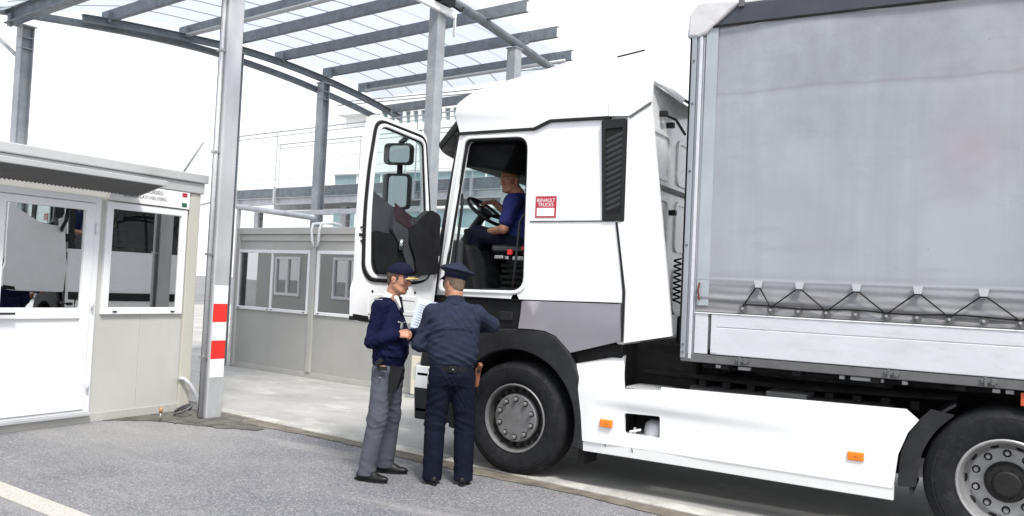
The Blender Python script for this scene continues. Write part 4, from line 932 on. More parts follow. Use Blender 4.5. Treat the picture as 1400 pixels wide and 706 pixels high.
mm_ = MB().box(-2.66, -2.632, YN+.002, YN+.3, .50, .72); mm_.box(-2.306, -2.28, YN+.002, YN+.3, .50, .72); mm_.box(-2.66, -2.28, YN+.002, YN+.3, .70, .72); mm_.box(-2.66, -2.28, YN+.3, YN+.32, .5, .72)
mm_.build('recess_box', M['chassis'], tk)
dm_ = MB().lathe([(.0, .09), (.05, .085), (.09, .06), (.105, .0), (.105, -.06)], (-2.40, YN+.16, .555), 24, 'z'); dm_.build('filter_dome', M['alu'], tk, smooth=True)
mm_ = MB().bar((-2.60, YN+.06, .53), (-2.50, YN+.06, .56), .02, .02); mm_.bar((-2.56, YN+.08, .52), (-2.56, YN+.08, .57), .02, .02); mm_.build('recess_tap', M['white_film'], tk, bevel=.004)
for x0, x1, z0, z1 in ((-2.832, -2.722, .556, .622), (-.878, -.766, .558, .622)):
    ml = MB().box(x0, x1, YN-.044, YN+.01, z0, z1).build('marker_lamp', M['orange'], tk, bevel=.008)
    mm_ = MB().box(x0+.02, x1-.02, YN-.047, YN-.043, (z0+z1)/2-.004, (z0+z1)/2+.004); mm_.box((x0+x1)/2-.004, (x0+x1)/2+.004, YN-.047, YN-.043, z0+.015, z1-.015); mm_.build('lens_ridge', M['orange'], ml)
tp_ = MB().box(-2.63, -2.31, YN+.012, YN+.34, .895, .911).build('tread_step', M['alu_tread'], tk, bevel=.003)
mm_ = MB()
for k in range(14):
    for j in range(9):
        x = -2.615+k*.022; y = YN+.02+j*.034; s_ = 1 if (k+j) % 2 else -1
        mm_.bar((x-.006, y-.006*s_, .913), (x+.006, y+.006*s_, .913), .004, .004)
mm_.build('tread_pattern', M['alu_tread'], tp_)
# ---------------------------------------------------------------- chassis
ch = MB()
for y in (7.38, 8.14): ch.box(-4.5, 1.0, y, y+.08, .74, 1.02)
for x in (-3.0, -1.6, -.4, .6): ch.box(x, x+.08, 7.46, 8.14, .78, .98)
ch.build('chassis_rail', M['chassis'], tk, bevel=.006)
mm_ = MB().tube([(-2.2, 7.0, .68), (-.75, 7.0, .68)], .26, 20); mm_.build('fuel_tank', M['steel'], tk, smooth=False, bevel=.02)
mm_ = MB().box(-2.66, -2.3, 6.9, 7.3, .45, .86); mm_.box(-2.1, -.8, 7.25, 7.36, .5, .98); mm_.box(-2.95, -2.7, 6.75, 7.3, .4, 1.3); mm_.box(-2.66, -2.0, 7.1, 8.3, 1.02, 1.12); mm_.box(-2.5, -2.2, 7.4, 8.0, 1.12, 1.5)
mm_.box(-3.2, -2.70, 6.64, 6.75, .85, 1.26)
mm_.build('chassis_box', M['chassis'], tk, bevel=.02)
mm_ = MB().hexa([(-.55, 7.35, 1.02), (.75, 7.35, 1.02), (.75, 8.25, 1.02), (-.55, 8.25, 1.02), (-.45, 7.4, 1.16), (.55, 7.4, 1.16), (.75, 8.2, 1.06), (-.45, 8.2, 1.16)])
mm_.build('fifth_wheel', M['chassis'], tk, bevel=.02)
mm_ = MB()
for y in (6.9, 7.05, 7.18):
    mm_.tube([(-2.6, y, 1.02), (-1.4, y, 1.0), (-.2, y+.05, 1.03)], .022, 6)
for k in range(9):
    x = -2.1+k*.2; mm_.box(x, x+.06, 6.85, 7.3, .93, .99)
mm_.build('air_lines', M['chassis'], tk)
for j, (y, mt) in enumerate(((7.20, 'rubber'),)):
    pts = []
    for k in range(90):
        t = k/89; a = t*2*math.pi*8; z = 1.62+.40*t
        pts.append((-2.44+.030*math.cos(a), y+.030*math.sin(a), z))
    MB().tube(pts, .009, 5).build('air_coil', M[mt], tk, smooth=True)
# off-side skirt and the dark clutter that fills the frame
MB().prism(skirt, YF-.02, YF+.01, 'xz').build('side_skirt', M['white_paint'], tk)
MB().prism([(-4.3, .30), (-4.3, 1.16), (-3.66, 1.30), (-3.3, 1.26), (-3.02, .95), (-3.02, .45)], YF-.60, YF-.56, 'xz').build('arch_back', M['chassis'], tk)
MB().box(-4.6, -2.78, 7.15, 8.5, .42, 1.515).build('engine_block', M['chassis'], tk, bevel=.05)
MB().box(-2.75, -2.15, 6.95, 8.7, .55, 1.26).build('frame_filler', M['chassis'], tk, bevel=.04)  # dark mass added to close off the bright gap below the fairing
MB().box(-2.15, -.7, 7.5, 8.1, .50, 1.0).build('driveline_cover', M['chassis'], tk, bevel=.04)
MB().box(-2.1, -.7, 8.3, 8.95, .40, 1.0).build('battery_box', M['chassis'], tk, bevel=.03)
MB().box(-.9, 1.0, 7.6, 8.0, .30, .74).build('rear_axle_housing', M['chassis'], tk, bevel=.06)
# rear mudguard
rg = []
for a in np.linspace(R_(195), R_(122), 14):
    c_, s_ = math.cos(a), math.sin(a); r0 = .585; r1 = .605
    rg.append([(RWX+r0*c_, YN+.03, WZ+r0*s_), (RWX+r1*c_+.0, YN+.03, WZ+r1*s_), (RWX+r1*c_, YN+.62, WZ+r1*s_), (RWX+r0*c_, YN+.62, WZ+r0*s_)])
MB().loft(rg).build('mudguard', M['arch_plastic'], tk, bevel=.006)
MB().prism(rounded([(-.35, .975), (-.20, .950), (-.32, .83), (-.405, .66), (-.430, .42), (-.548, .41), (-.535, .66), (-.46, .85)], [.01, .01, .2, .2, .02, .02, .3, .3]), YN+.02, YN+.05, 'xz').build('mudguard_side', M['arch_plastic'], tk, bevel=.01)
MB().box(-.44, -.36, YN+.2, YN+.5, .46, .60).build('guard_bracket', M['steel'], tk)
MB().box(-2.1, -.62, YN+.06, YN+.5, .925, .94).build('deck_plate', M['rail_grey'], tk)
MB().box(-1.5, -1.2, YN+.1, YN+.45, .941, .98).build('deck_plate', M['rail_grey'], tk)
# ---------------------------------------------------------------- wheels
WY0 = YN+.025
def tyre_mesh(y0):
    pr_ = [(.295, .03), (.31, .012), (.345, -.004), (.40, -.014), (.435, -.012), (.437, -.008), (.455, -.006), (.457, -.003), (.485, .012), (.502, .028), (.512, .045)]
    for gy in (.095, .145, .195): pr_ += [(.515, gy-.008), (.502, gy-.006), (.502, gy+.006), (.515, gy+.008)]
    pr_ += [(.512, .248), (.500, .268), (.455, .29), (.40, .30), (.31, .285), (.295, .265)]
    return MB().lathe(pr_, (0, y0, 0), 64)
def make_wheel(x, y, front, flip=1, src=None):
    name = 'wheel'
    rm = MB()
    if front:
        rm.lathe([(.0, .030), (.203, .030), (.213, .036), (.219, .06)], (0, 0, 0), 56).lathe([(.284, .035), (.287, .022), (.294, .004), (.302, .000), (.310, .006), (.312, .02), (.295, .04), (.28, .2), (.1, .22)], (0, 0, 0), 56)
        wl = MB().lathe([(.219, .0602), (.224, .105), (.232, .112), (.262, .105), (.274, .07), (.284, .0352)], (x, y, WZ), 56)
        nr, ny, hr, hy, hs = .170, .030, .248, .108, (.022, .016)
    else:
        rm.lathe([(.0, .170), (.15, .170), (.225, .166), (.238, .158), (.255, .13), (.268, .08), (.276, .03), (.292, .006), (.302, .002), (.310, .008), (.312, .025), (.295, .05), (.28, .25), (.1, .27)], (0, 0, 0), 56)
        nr, ny, hr, hy, hs = .195, .168, .2475, .145, (.030, .014)
    me = rm.mesh(name, weld=1e-5); me.transform(Matrix.Translation((x, y, WZ)))
    wv_ = link(name, me, M['rim'] if front else M['rim_rear'], tk); autosmooth(wv_, 28)
    if front: autosmooth(wl.build('rim_well', M['rim_dark'], wv_), 40)
    ty = tyre_mesh(0); me = ty.mesh('tyre'); me.transform(Matrix.Translation((x, y, WZ))); autosmooth(link('tyre', me, M['tyre'], wv_), 30)
    if not front:
        me = tyre_mesh(.34).mesh('tyre'); me.transform(Matrix.Translation((x, y, WZ))); autosmooth(link('tyre', me, M['tyre'], wv_), 30)
        me = MB().lathe([(.295, .37), (.28, .4), (.28, .58), (.295, .6)], (x, y, WZ), 40).mesh('inner_rim'); link('inner_rim', me, M['chassis'], wv_)
        hb = MB().lathe([(0, .05), (.075, .05), (.085, .056), (.09, .075), (.118, .08), (.128, .09), (.135, .12), (.138, .17)], (0, 0, 0), 40)
        for k in range(10):
            a = 2*math.pi*k/10; hb.tube([(.105*math.cos(a), .079, .105*math.sin(a)), (.105*math.cos(a), .068, .105*math.sin(a))], .009, 6)
        me = hb.mesh('hub'); me.transform(Matrix.Translation((x, y, WZ))); autosmooth(link('hub', me, M['hub'], wv_), 30)
    nme = MB().tube([(0, .004, 0), (0, -.004, 0), (0, -.026, 0), (0, -.032, 0)], [.023, .019, .0175, .012], 6 if not front else 8).mesh('wheel_nut')
    nme.materials.append(M['rim'] if front else M['rim_rear'])
    for k in range(10):
        a = 2*math.pi*(k+.5)/10
        n_ = bpy.data.objects.new('wheel_nut', nme); COL.objects.link(n_); n_.parent = wv_; n_.matrix_parent_inverse = wmat(wv_).inverted(); n_.location = (x+nr*math.cos(a), y+ny, WZ+nr*math.sin(a))
    wsm = MB().lathe([(.0, -.003), (.025, -.003), (.029, .001)], (0, 0, 0), 14).mesh('nut_washer'); wsm.materials.append(M['rubber'])
    for k in range(10):
        a = 2*math.pi*(k+.5)/10
        n_ = bpy.data.objects.new('nut_washer', wsm); COL.objects.link(n_); n_.parent = wv_; n_.matrix_parent_inverse = wmat(wv_).inverted(); n_.location = (x+nr*math.cos(a), y+ny, WZ+nr*math.sin(a))
    hm = MB(); cnt = 20 if front else 10
    for k in range(cnt):
        a = 2*math.pi*(k+(.0 if not front else .5))/cnt; T_ = Vector((-math.sin(a), 0, math.cos(a))); Rr = Vector((math.cos(a), 0, math.sin(a)))
        hm.tube([Vector((x, y+hy-.012, WZ))+Rr*hr, Vector((x, y+hy+.01, WZ))+Rr*hr], .001, 4) if False else None
        c_ = Vector((x, y+hy-.004, WZ))+Rr*hr; c2 = c_+Vector((0, .003, 0))
        rg_ = [[p_+T_*hs[0]*math.cos(b)+Rr*hs[1]*math.sin(b) + Vector((0, (-.0 if front else -.6*hs[1]*math.sin(b)), 0)) for b in np.linspace(0, 2*math.pi, 11)[:-1]] for p_ in (c2, c_-Vector((0, .006, 0)))]
        hm.loft(rg_)
    hm.build('hand_holes', M['rubber'], wv_)
    return wv_
make_wheel(FWX, WY0, True); make_wheel(RWX, WY0, False)
for x in (FWX, RWX):          # off-side wheels: plain copies of tyre meshes
    me = tyre_mesh(0).mesh('wheel'); me.transform(Matrix.Translation((x, YF-.32, WZ))); link('wheel', me, M['tyre'], tk, smooth=True)
    ax_ = MB().tube([(x, WY0+.1, WZ), (x, YF-.1, WZ)], .09, 12); ax_.build('axle', M['chassis'], tk, smooth=True)
# ================================================================ TRAILER
tr = empty('trailer', (4.0, 7.8, 0), 0, 'grey tarpaulin sided semi trailer with aluminium side board', 'trailer')
TX0, TX1, TY0, TY1 = -2.15, 11.45, 6.52, 9.08
# headboard and corner post
MB().box(TX0, TX0+.04, TY0+.06, TY1-.06, 1.20, 3.98).build('headboard', M['white_film'], tr)
cpo = MB()
cpo.box(TX0-.012, TX0+.030, TY0, TY0+.09, 1.19, 3.82); cpo.box(TX0+.0305, TX0+.052, TY0+.014, TY0+.08, 1.19, 3.82); MB().box(TX0+.0525, TX0+.078, TY0+.002, TY0+.08, 1.19, 3.80).build('post_strip', M['board'], tr, bevel=.004); cpo.box(TX0+.0785, TX0+.095, TY0+.016, TY0+.08, 1.19, 3.80)
cpo.build('corner_post', M['post_alu'], tr, bevel=.006)
for z in (1.24, 1.3, 2.1, 2.7, 3.25, 3.6): MB().tube([(TX0+.01, TY0-.006, z), (TX0+.01, TY0+.002, z)], .010, 8).build('rivet', M['rail_grey'], tr)
MB().bar((TX0-.03, TY0+.04, 1.3), (TX0-.03, TY0+.04, 3.80), .012, .012).build('front_seal_rod', M['rubber'], tr)
MB().box(TX0, TX0+.09, TY1-.09, TY1, 1.19, 3.82).build('corner_post', M['alu'], tr)
# tarpaulin: one sheet with slack, folds near the hem
def tarp_y(x, z):
    y = .008*math.sin(x*2.3+1)*math.sin(z*2.0)+.004*math.sin(x*5.1+z*1.3)
    h = max(0, min(1, (1.86-z)/.25))
    y += h*(.006*math.sin(z*52+1.6*math.sin(x*1.3))+.004*math.sin(z*97+2.2*math.sin(x*.9+1)))
    y += -.004*math.exp(-((z-1.83)/.012)**2)
    y += .004*math.exp(-((z-3.33-.02*math.sin(x*3))/.03)**2)
    return y
xs_ = np.concatenate([np.linspace(TX0+.096, 1.2, 70), np.linspace(1.5, TX1, 40)]); zs_ = np.concatenate([np.linspace(1.572, 1.9, 42), np.linspace(1.95, 3.875, 36)])
tp = MB(); tp.loft([[(x, TY0+.022+tarp_y(x, z), z) for x in xs_] for z in zs_], cap=False, closed=False)
tarp = tp.build('tarpaulin', M['tarp'], tr, smooth=True)
MB().box(TX0+.1, TX1, TY1-.04, TY1-.02, 1.57, 3.875).build('tarpaulin', M['tarp'], tr)
MB().box(TX1-.05, TX1, TY0+.06, TY1-.06, 1.2, 3.98).build('rear_door', M['alu'], tr)
# welded strip beside the post
MB().box(TX0+.105, TX0+.20, TY0+.013, TY0+.0205, 1.62, 3.86).build('hem_strip', pm('pale_hem', (.36, .395, .42), .5, var=.1, vs=3), tarp)
# dark roof rail, roof cloth, white corner cap
MB().hexa([(TX0+.12, TY0+.012, 3.868), (TX1, TY0+.012, 3.868), (TX1, TY0+.10, 3.868), (TX0+.12, TY0+.10, 3.868), (TX0+.12, TY0+.018, 4.035), (TX1, TY0+.018, 4.035), (TX1, TY0+.10, 4.035), (TX0+.12, TY0+.10, 4.035)]).build('roof_rail', pm('dark_rail_tarp', (.040, .043, .058), .5, var=.15, vs=4), tr, bevel=.012)
MB().box(TX0+.10, TX1, TY0-.004, TY0+.011, 3.860, 3.874).build('rail_shadow_strip', M['rubber'], tr)  # solid dark strip standing in for the shadow under the rail
MB().hexa([(TX0+.3, TY0+.02, 4.036), (TX1, TY0+.02, 4.036), (TX1, TY1-.02, 4.036), (TX0+.3, TY1-.02, 4.036), (TX0+.34, TY0+.05, 4.09), (TX1, TY0+.05, 4.09), (TX1, TY1-.05, 4.09), (TX0+.34, TY1-.05, 4.09)]).build('roof_cloth', pm('roof_cloth', (.55, .53, .54), .7, var=.12, vs=3, dirt=.4, dirtcol=(.3, .28, .28)), tr, bevel=.015)
capm = pm('cap_cloth', (.60, .59, .61), .6, var=.1, vs=4, dirt=.5, dirtcol=(.36, .33, .34), bmp=.3, bs=14)
cp_ = [(TX0-.045, 3.80), (TX0+.05, 3.792), (TX0+.10, 3.81), (TX0+.36, 4.03), (TX0+.37, 4.055), (TX0+.10, 4.085), (TX0+.02, 4.07), (TX0-.045, 3.98)]
MB().prism(cp_, TY0-.012, TY0+.12, 'xz').build('corner_cap', capm, tr, bevel=.02)
mm_ = MB().hexa([(TX0-.06, TY0+.0, 3.80), (TX0+.02, TY0+.0, 3.80), (TX0+.02, TY1, 3.80), (TX0-.06, TY1, 3.80), (TX0-.05, TY0+.01, 3.98), (TX0+.02, TY0+.0, 4.07), (TX0+.02, TY1, 4.07), (TX0-.05, TY1, 3.98)])
mm_.build('front_cap', capm, tr, bevel=.02)
MB().box(TX0+.355, TX0+.40, TY0-.004, TY0+.06, 4.0, 4.06).build('cap_buckle', M['rail_grey'], tr, bevel=.006)
# side boards
MB().box(TX0+.10, TX0+.205, TY0+.004, TY0+.04, 1.236, 1.563).build('side_board', M['board'], tr, bevel=.004)
bz = [(1.238, 1.452), (1.455, 1.556)]
x0 = TX0+.235
while x0 < TX1-.3:
    x1 = min(x0+3.3, TX1-.05)
    sb_ = MB().box(x0, x1-.02, TY0+.0, TY0+.035, *bz[0]).build('side_board', M['board'], tr, bevel=.005)
    MB().box(x0, x1-.02, TY0+.002, TY0+.033, *bz[1]).build('board_top', M['board'], sb_, bevel=.005)
    MB().box(x0, x0+.05, TY0-.004, TY0-.0005, 1.25, 1.545).build('board_end', M['board'], sb_, bevel=.002)
    x0 = x1
MB().box(TX0+.1, TX1, TY0-.004, TY0+.0215, 1.5575, 1.566).build('board_lip', M['white_film'], tr)
MB().box(TX0+.1, TX1, TY0+.03, TY0+.06, 1.566, 1.66).build('drop_rail', M['rail_grey'], tr)
# chassis rail
MB().box(TX0-.01, TX1, TY0+.006, TY0+.07, 1.165, 1.232).build('side_rail', M['rail_grey'], tr, bevel=.006)
MB().box(TX0, TX1, TY0+.07, TY1-.07, 1.19, 1.232).build('floor', M['chassis'], tr)
for x in (-1.66, -.60, .0): 
    mm_ = MB().box(x-.05, x+.05, TY0-.014, TY0+.006, 1.195, 1.222); mm_.box(x-.03, x-.01, TY0-.02, TY0-.010, 1.17, 1.235); mm_.box(x+.012, x+.04, TY0-.022, TY0-.010, 1.185, 1.228)
    mm_.build('board_latch', M['rail_grey'], tr, bevel=.004)
for x, w_ in ((-1.92, .12), (-1.74, .10), (-.98, .04), (-.90, .16), (-.72, .05), (-.55, .04), (.02, .05), (.1, .05)): MB().box(x, x+w_, TY0+.18, TY0+.22, 1.118, 1.148).build('hose_clip', M['alu'], tr, bevel=.006)
mm_ = MB()
for y in (7.25, 8.27): mm_.box(TX0+.2, TX1, y, y+.1, .98+.19, 1.19); mm_.box(2.0, TX1, y, y+.1, .85, 1.17)
for k in range(24): mm_.box(TX0+.3+k*.55, TX0+.36+k*.55, TY0+.08, TY1-.08, 1.12, 1.188)
mm_.tube([(TX0+.1, 6.8, 1.13), (TX1, 6.8, 1.13)], .03, 8)
mm_.build('underframe', M['chassis'], tr)
MB().box(.185, .30, TY0+.03, TY0+.06, 1.06, 1.15).build('red_reflector', pm('red_orange_paint', (.55, .09, .03), .5, var=.1), tr, bevel=.006)
# clips, eyelets and the lacing rope
clipx = [-1.559, -1.254, -.853, -.449, -.045, .36, .76]
ringx = [-1.669, -1.457, -1.253, -1.054, -.852, -.647, -.449, -.248, -.041, .172, .38, .59]
clm = MB().prism([(-.033, .035), (.033, .035), (.019, -.035), (-.019, -.035)], -.014, 0, 'xz').mesh('strap_clip'); clm.materials.append(pm('clip_plastic', (.44, .46, .48), .45, var=.08))
for x in clipx:
    o = bpy.data.objects.new('strap_clip', clm); COL.objects.link(o); o.parent = tarp; o.matrix_parent_inverse = wmat(tarp).inverted(); o.location = (x, TY0+.008, 1.80)
rgm = MB().lathe([(.012, -.006), (.026, -.009), (.031, -.003), (.031, .004), (.010, .004), (.010, -.002)], (0, 0, 0), 18).mesh('eyelet'); rgm.materials.append(M['rail_grey'])
bsm = MB().tube([(0, -.02, 0), (0, .006, 0)], [.011, .013], 8).mesh('rope_stud'); bsm.materials.append(M['steel'])
for x in ringx:
    for nm_, me in (('eyelet', rgm), ('rope_stud', bsm)):
        o = bpy.data.objects.new(nm_, me); COL.objects.link(o); o.parent = tarp; o.matrix_parent_inverse = wmat(tarp).inverted(); o.location = (x, TY0-.002, 1.612)
rope = [(-1.669, 1.63), (-1.575, 1.775), (-1.543, 1.775), (-1.457, 1.63), (-1.275, 1.775), (-1.235, 1.775), (-1.054, 1.625), (-.873, 1.775), (-.833, 1.775), (-.647, 1.625), (-.469, 1.775), (-.429, 1.775), (-.248, 1.625), (-.065, 1.775), (-.025, 1.775), (.172, 1.625), (.34, 1.775), (.38, 1.775)]
MB().tube([(x, TY0-.013, z) for x, z in rope], .0065, 6).build('lacing_rope', M['rubber'], tarp)
MB().tube([(x, TY0-.010, 1.638-.006*math.sin(x*9)) for x in np.linspace(-1.669, 1.2, 50)], .006, 6).build('hem_rope', M['rubber'], tarp)
MB().tube([(TX0+.13, TY0-.004, 1.66), (TX0+.12, TY0-.012, 1.74), (TX0+.13, TY0-.006, 1.80)], .009, 6).build('strap_end', pm('red_brown_strap', (.13, .05, .04), .8), tarp)
# landing legs and wheels further back (just out of the frame)
for y in (6.95, 8.55): MB().box(1.6, 1.75, y, y+.14, .1, 1.17).build('landing_leg', M['chassis'], tr)
for x in (6.9, 8.2, 9.5):
    for y in (TY0+.05, TY1-.36):
        me = tyre_mesh(0).mesh('wheel'); me.transform(Matrix.Translation((x, y, WZ))); link('wheel', me, M['tyre'], tr, smooth=True)
    MB().tube([(x, TY0+.1, WZ), (x, TY1-.1, WZ)], .3, 16).build('axle', M['chassis'], tr)
# ================================================================ PEOPLE: each figure is shaped as a distance field and skinned as one surface
class Field:
    def __init__(s, lo, hi, h):
        s.lo = np.array(lo, np.float32); s.h = h; s.n = np.ceil((np.array(hi)-s.lo)/h).astype(int)+1
        s.ax = [s.lo[i]+h*np.arange(s.n[i], dtype=np.float32) for i in range(3)]
        s.F = np.full(s.n, 1.0, np.float32)
    def op(s, c0, c1, fn, k=.01, mode='add'):
        m = k+.03; sl = []
        for i in range(3):
            a = int(max(0, math.floor((c0[i]-m-s.lo[i])/s.h))); b = int(min(s.n[i], math.ceil((c1[i]+m-s.lo[i])/s.h)+1))
            if b <= a: return s
            sl.append(slice(a, b))
        X = s.ax[0][sl[0]][:, None, None]; Y = s.ax[1][sl[1]][None, :, None]; Z = s.ax[2][sl[2]][None, None, :]
        d = fn(X, Y, Z).astype(np.float32); G = s.F[tuple(sl)]
        if mode == 'sub': s.F[tuple(sl)] = np.maximum(G, -d)
        elif mode == 'disp': s.F[tuple(sl)] = G+d
        else:
            h = np.clip(.5+.5*(d-G)/k, 0, 1); s.F[tuple(sl)] = d*(1-h)+G*h-k*h*(1-h)
        return s
    def cap(s, a, b, ra, rb=None, k=.015, sc=(1, 1, 1), mode='add'):
        rb = ra if rb is None else rb; a = np.array(a, float); b = np.array(b, float); sc = np.array(sc, float)
        R = max(ra, rb)/min(sc.min(), 1)
        def fn(X, Y, Z):
            P = [(X-a[0])*sc[0], (Y-a[1])*sc[1], (Z-a[2])*sc[2]]; ab = (b-a)*sc; L = max((ab**2).sum(), 1e-9)
            t = np.clip((P[0]*ab[0]+P[1]*ab[1]+P[2]*ab[2])/L, 0, 1)
            return np.sqrt((P[0]-t*ab[0])**2+(P[1]-t*ab[1])**2+(P[2]-t*ab[2])**2)-(ra+(rb-ra)*t)
        return s.op(np.minimum(a, b)-R, np.maximum(a, b)+R, fn, k, mode)
    def chain(s, pts, rs, k=.015, sc=(1, 1, 1)):
        for i in range(len(pts)-1): s.cap(pts[i], pts[i+1], rs[i], rs[i+1], k, sc)
        return s
    def ell(s, c, r, k=.012, rot=None, mode='add'):
        c = np.array(c, float); r = np.array(r, float); M_ = np.eye(3) if rot is None else np.array(rot)
        R = r.max()
        def fn(X, Y, Z):
            x, y, z = X-c[0], Y-c[1], Z-c[2]; q = [M_[0, i]*x+M_[1, i]*y+M_[2, i]*z for i in range(3)]
            k0 = np.sqrt((q[0]/r[0])**2+(q[1]/r[1])**2+(q[2]/r[2])**2); k1 = np.sqrt((q[0]/r[0]**2)**2+(q[1]/r[1]**2)**2+(q[2]/r[2]**2)**2)
            return k0*(k0-1)/np.maximum(k1, 1e-6)
        return s.op(c-R, c+R, fn, k, mode)
    def column(s, rows, k=.015, e=2.4):
        """stack of super-ellipses: rows of (z, cx, cy, rx, ry)"""
        rows = sorted(rows); z = np.array([r[0] for r in rows]); A = np.array(rows, float); m = max(A[:, 3].max(), A[:, 4].max())
        zz = np.linspace(z[0], z[-1], 200); I = []
        for j in range(1, 5):
            v = np.interp(zz, z, A[:, j]); ker = np.hanning(25); ker /= ker.sum(); v = np.convolve(np.pad(v, 12, mode='edge'), ker, 'valid'); I.append(v)
        def fn(X, Y, Z):
            cx, cy, rx, ry = [np.interp(Z, zz, v) for v in I]
            q = (np.abs((X-cx)/rx)**e+np.abs((Y-cy)/ry)**e)**(1/e); d = (q-1)*np.minimum(rx, ry)*.95
            dz = np.maximum(z[0]-Z, Z-z[-1]); return np.maximum(d, dz+np.zeros_like(d))
        lo = (A[:, 1].min()-m, A[:, 2].min()-m, z[0]); hi = (A[:, 1].max()+m, A[:, 2].max()+m, z[-1])
        return s.op(lo, hi, fn, k)
    def disp(s, c0, c1, fn): return s.op(c0, c1, fn, 0, 'disp')
    def cut(s, fn, carve=False):       # keep where fn < 0 (carve: keep where fn > 0)
        d = fn(s.ax[0][:, None, None], s.ax[1][None, :, None], s.ax[2][None, None, :]).astype(np.float32)
        s.F = np.maximum(s.F, -d if carve else d); return s
    def mesh(s, name):
        F = s.F; S_ = F < 0; n = S_.shape
        c = [(i, j, k) for i in (0, 1) for j in (0, 1) for k in (0, 1)]
        def sh(A, o): return A[o[0]:n[0]-1+o[0], o[1]:n[1]-1+o[1], o[2]:n[2]-1+o[2]]
        cnt = sum(sh(S_, o).astype(np.int8) for o in c); act = (cnt > 0) & (cnt < 8)
        idx = np.argwhere(act); m = len(idx); ID = np.full(act.shape, -1, np.int32); ID[act] = np.arange(m)
        V = np.array([F[idx[:, 0]+o[0], idx[:, 1]+o[1], idx[:, 2]+o[2]] for o in c]).T
        acc = np.zeros((m, 3)); w_ = np.zeros(m); C = np.array(c, float)
        for a in range(8):
            for b in range(a+1, 8):
                if np.abs(C[a]-C[b]).sum() != 1: continue
                fa, fb = V[:, a], V[:, b]; x = (fa < 0) != (fb < 0); t = np.where(x, fa/np.where(x, fa-fb, 1), 0)
                acc += np.where(x[:, None], C[a]+t[:, None]*(C[b]-C[a]), 0); w_ += x
        P = s.lo+s.h*(idx+acc/w_[:, None]); Q = []
        for ax in range(3):
            A = S_[tuple(slice(0, -1) if i == ax else slice(1, -1) for i in range(3))]; B = S_[tuple(slice(1, None) if i == ax else slice(1, -1) for i in range(3))]
            e = np.argwhere(A != B)
            if len(e) == 0: continue
            pos = e.copy(); o1, o2 = [i for i in range(3) if i != ax]
            pos[:, o1] += 1; pos[:, o2] += 1
            sgn = A[tuple(e.T)]
            def cell(d1, d2):
                q = pos.copy(); q[:, o1] -= d1; q[:, o2] -= d2; return ID[tuple(q.T)]
            q = np.stack([cell(1, 1), cell(0, 1), cell(0, 0), cell(1, 0)], 1)
            fl = sgn if ax != 1 else ~sgn
            q[~fl] = q[~fl][:, ::-1]; Q.append(q)
        Q = np.concatenate(Q); Q = Q[(Q >= 0).all(1)]
        me = bpy.data.meshes.new(name); me.vertices.add(m); me.vertices.foreach_set('co', P.astype(np.float32).ravel())
        me.loops.add(len(Q)*4); me.loops.foreach_set('vertex_index', Q.astype(np.int32).ravel())
        me.polygons.add(len(Q)); me.polygons.foreach_set('loop_start', np.arange(0, len(Q)*4, 4, dtype=np.int32))
        me.update(calc_edges=True); me.validate(); return me

def eul(yaw=0, pitch=0, roll=0):
    """head axes: columns are right, forward, up; yaw to the left is positive, pitch up positive, roll to the right positive"""
    return np.array((Matrix.Rotation(yaw, 3, 'Z') @ Matrix.Rotation(pitch, 3, 'X') @ Matrix.Rotation(roll, 3, 'Y')))

def head(F, c, R, neck, nr=.058, s=1.0):
    c = np.array(c); T = lambda *p: c+R@(np.array(p)*s)
    def cp(a, b, ra, rb=None, k=.012, **kw): F.cap(T(*a), T(*b), ra*s, (rb if rb else ra)*s, k, **kw)
    def el(p, r, k=.014, **kw): F.ell(T(*p), np.array(r)*s, k, R, **kw)
    el((0, -.012, .035), (.077, .098, .092), .01)
    el((0, .028, -.030), (.063, .066, .085), .03)
    el((0, .035, -.075), (.050, .050, .045), .02)
    el((0, .068, -.100), (.026, .022, .020), .02)                      # chin
    for q in (-1, 1):
        cp((q*.056, -.005, -.055), (q*.040, .055, -.092), .018, .016, .02)   # jaw
        el((q*.042, .062, -.022), (.020, .022, .018), .018)            # cheek
        el((q*.033, .096, .008), (.017, .012, .011), mode='sub', k=0)  # eye hollow
        el((q*.032, .080, .006), (.014, .0125, .0115), .004)           # lid
        cp((q*.014, .090, .026), (q*.046, .080, .027), .0085, .007, .008)    # brow
        el((q*.079, -.010, -.008), (.008, .020, .032), .006); el((q*.081, -.022, -.002), (.008, .012, .026), .004); el((q*.088, -.004, -.010), (.006, .008, .014), mode='sub', k=0)
    cp((0, .094, .014), (0, .112, -.026), .0085, .0125, .01); cp((-.012, .096, -.032), (.012, .096, -.032), .0085, .0085, .006)   # nose
    cp((-.020, .088, -.0575), (.020, .088, -.0575), .0065, .0065, .005); cp((-.017, .086, -.0705), (.017, .086, -.0705), .0075, .0075, .005)
    cp((-.024, .095, -.064), (.024, .095, -.064), .0022, .0022, 0.001, mode='sub')
    F.cap(T(0, -.022, -.045), neck, nr, nr*1.12, .03)

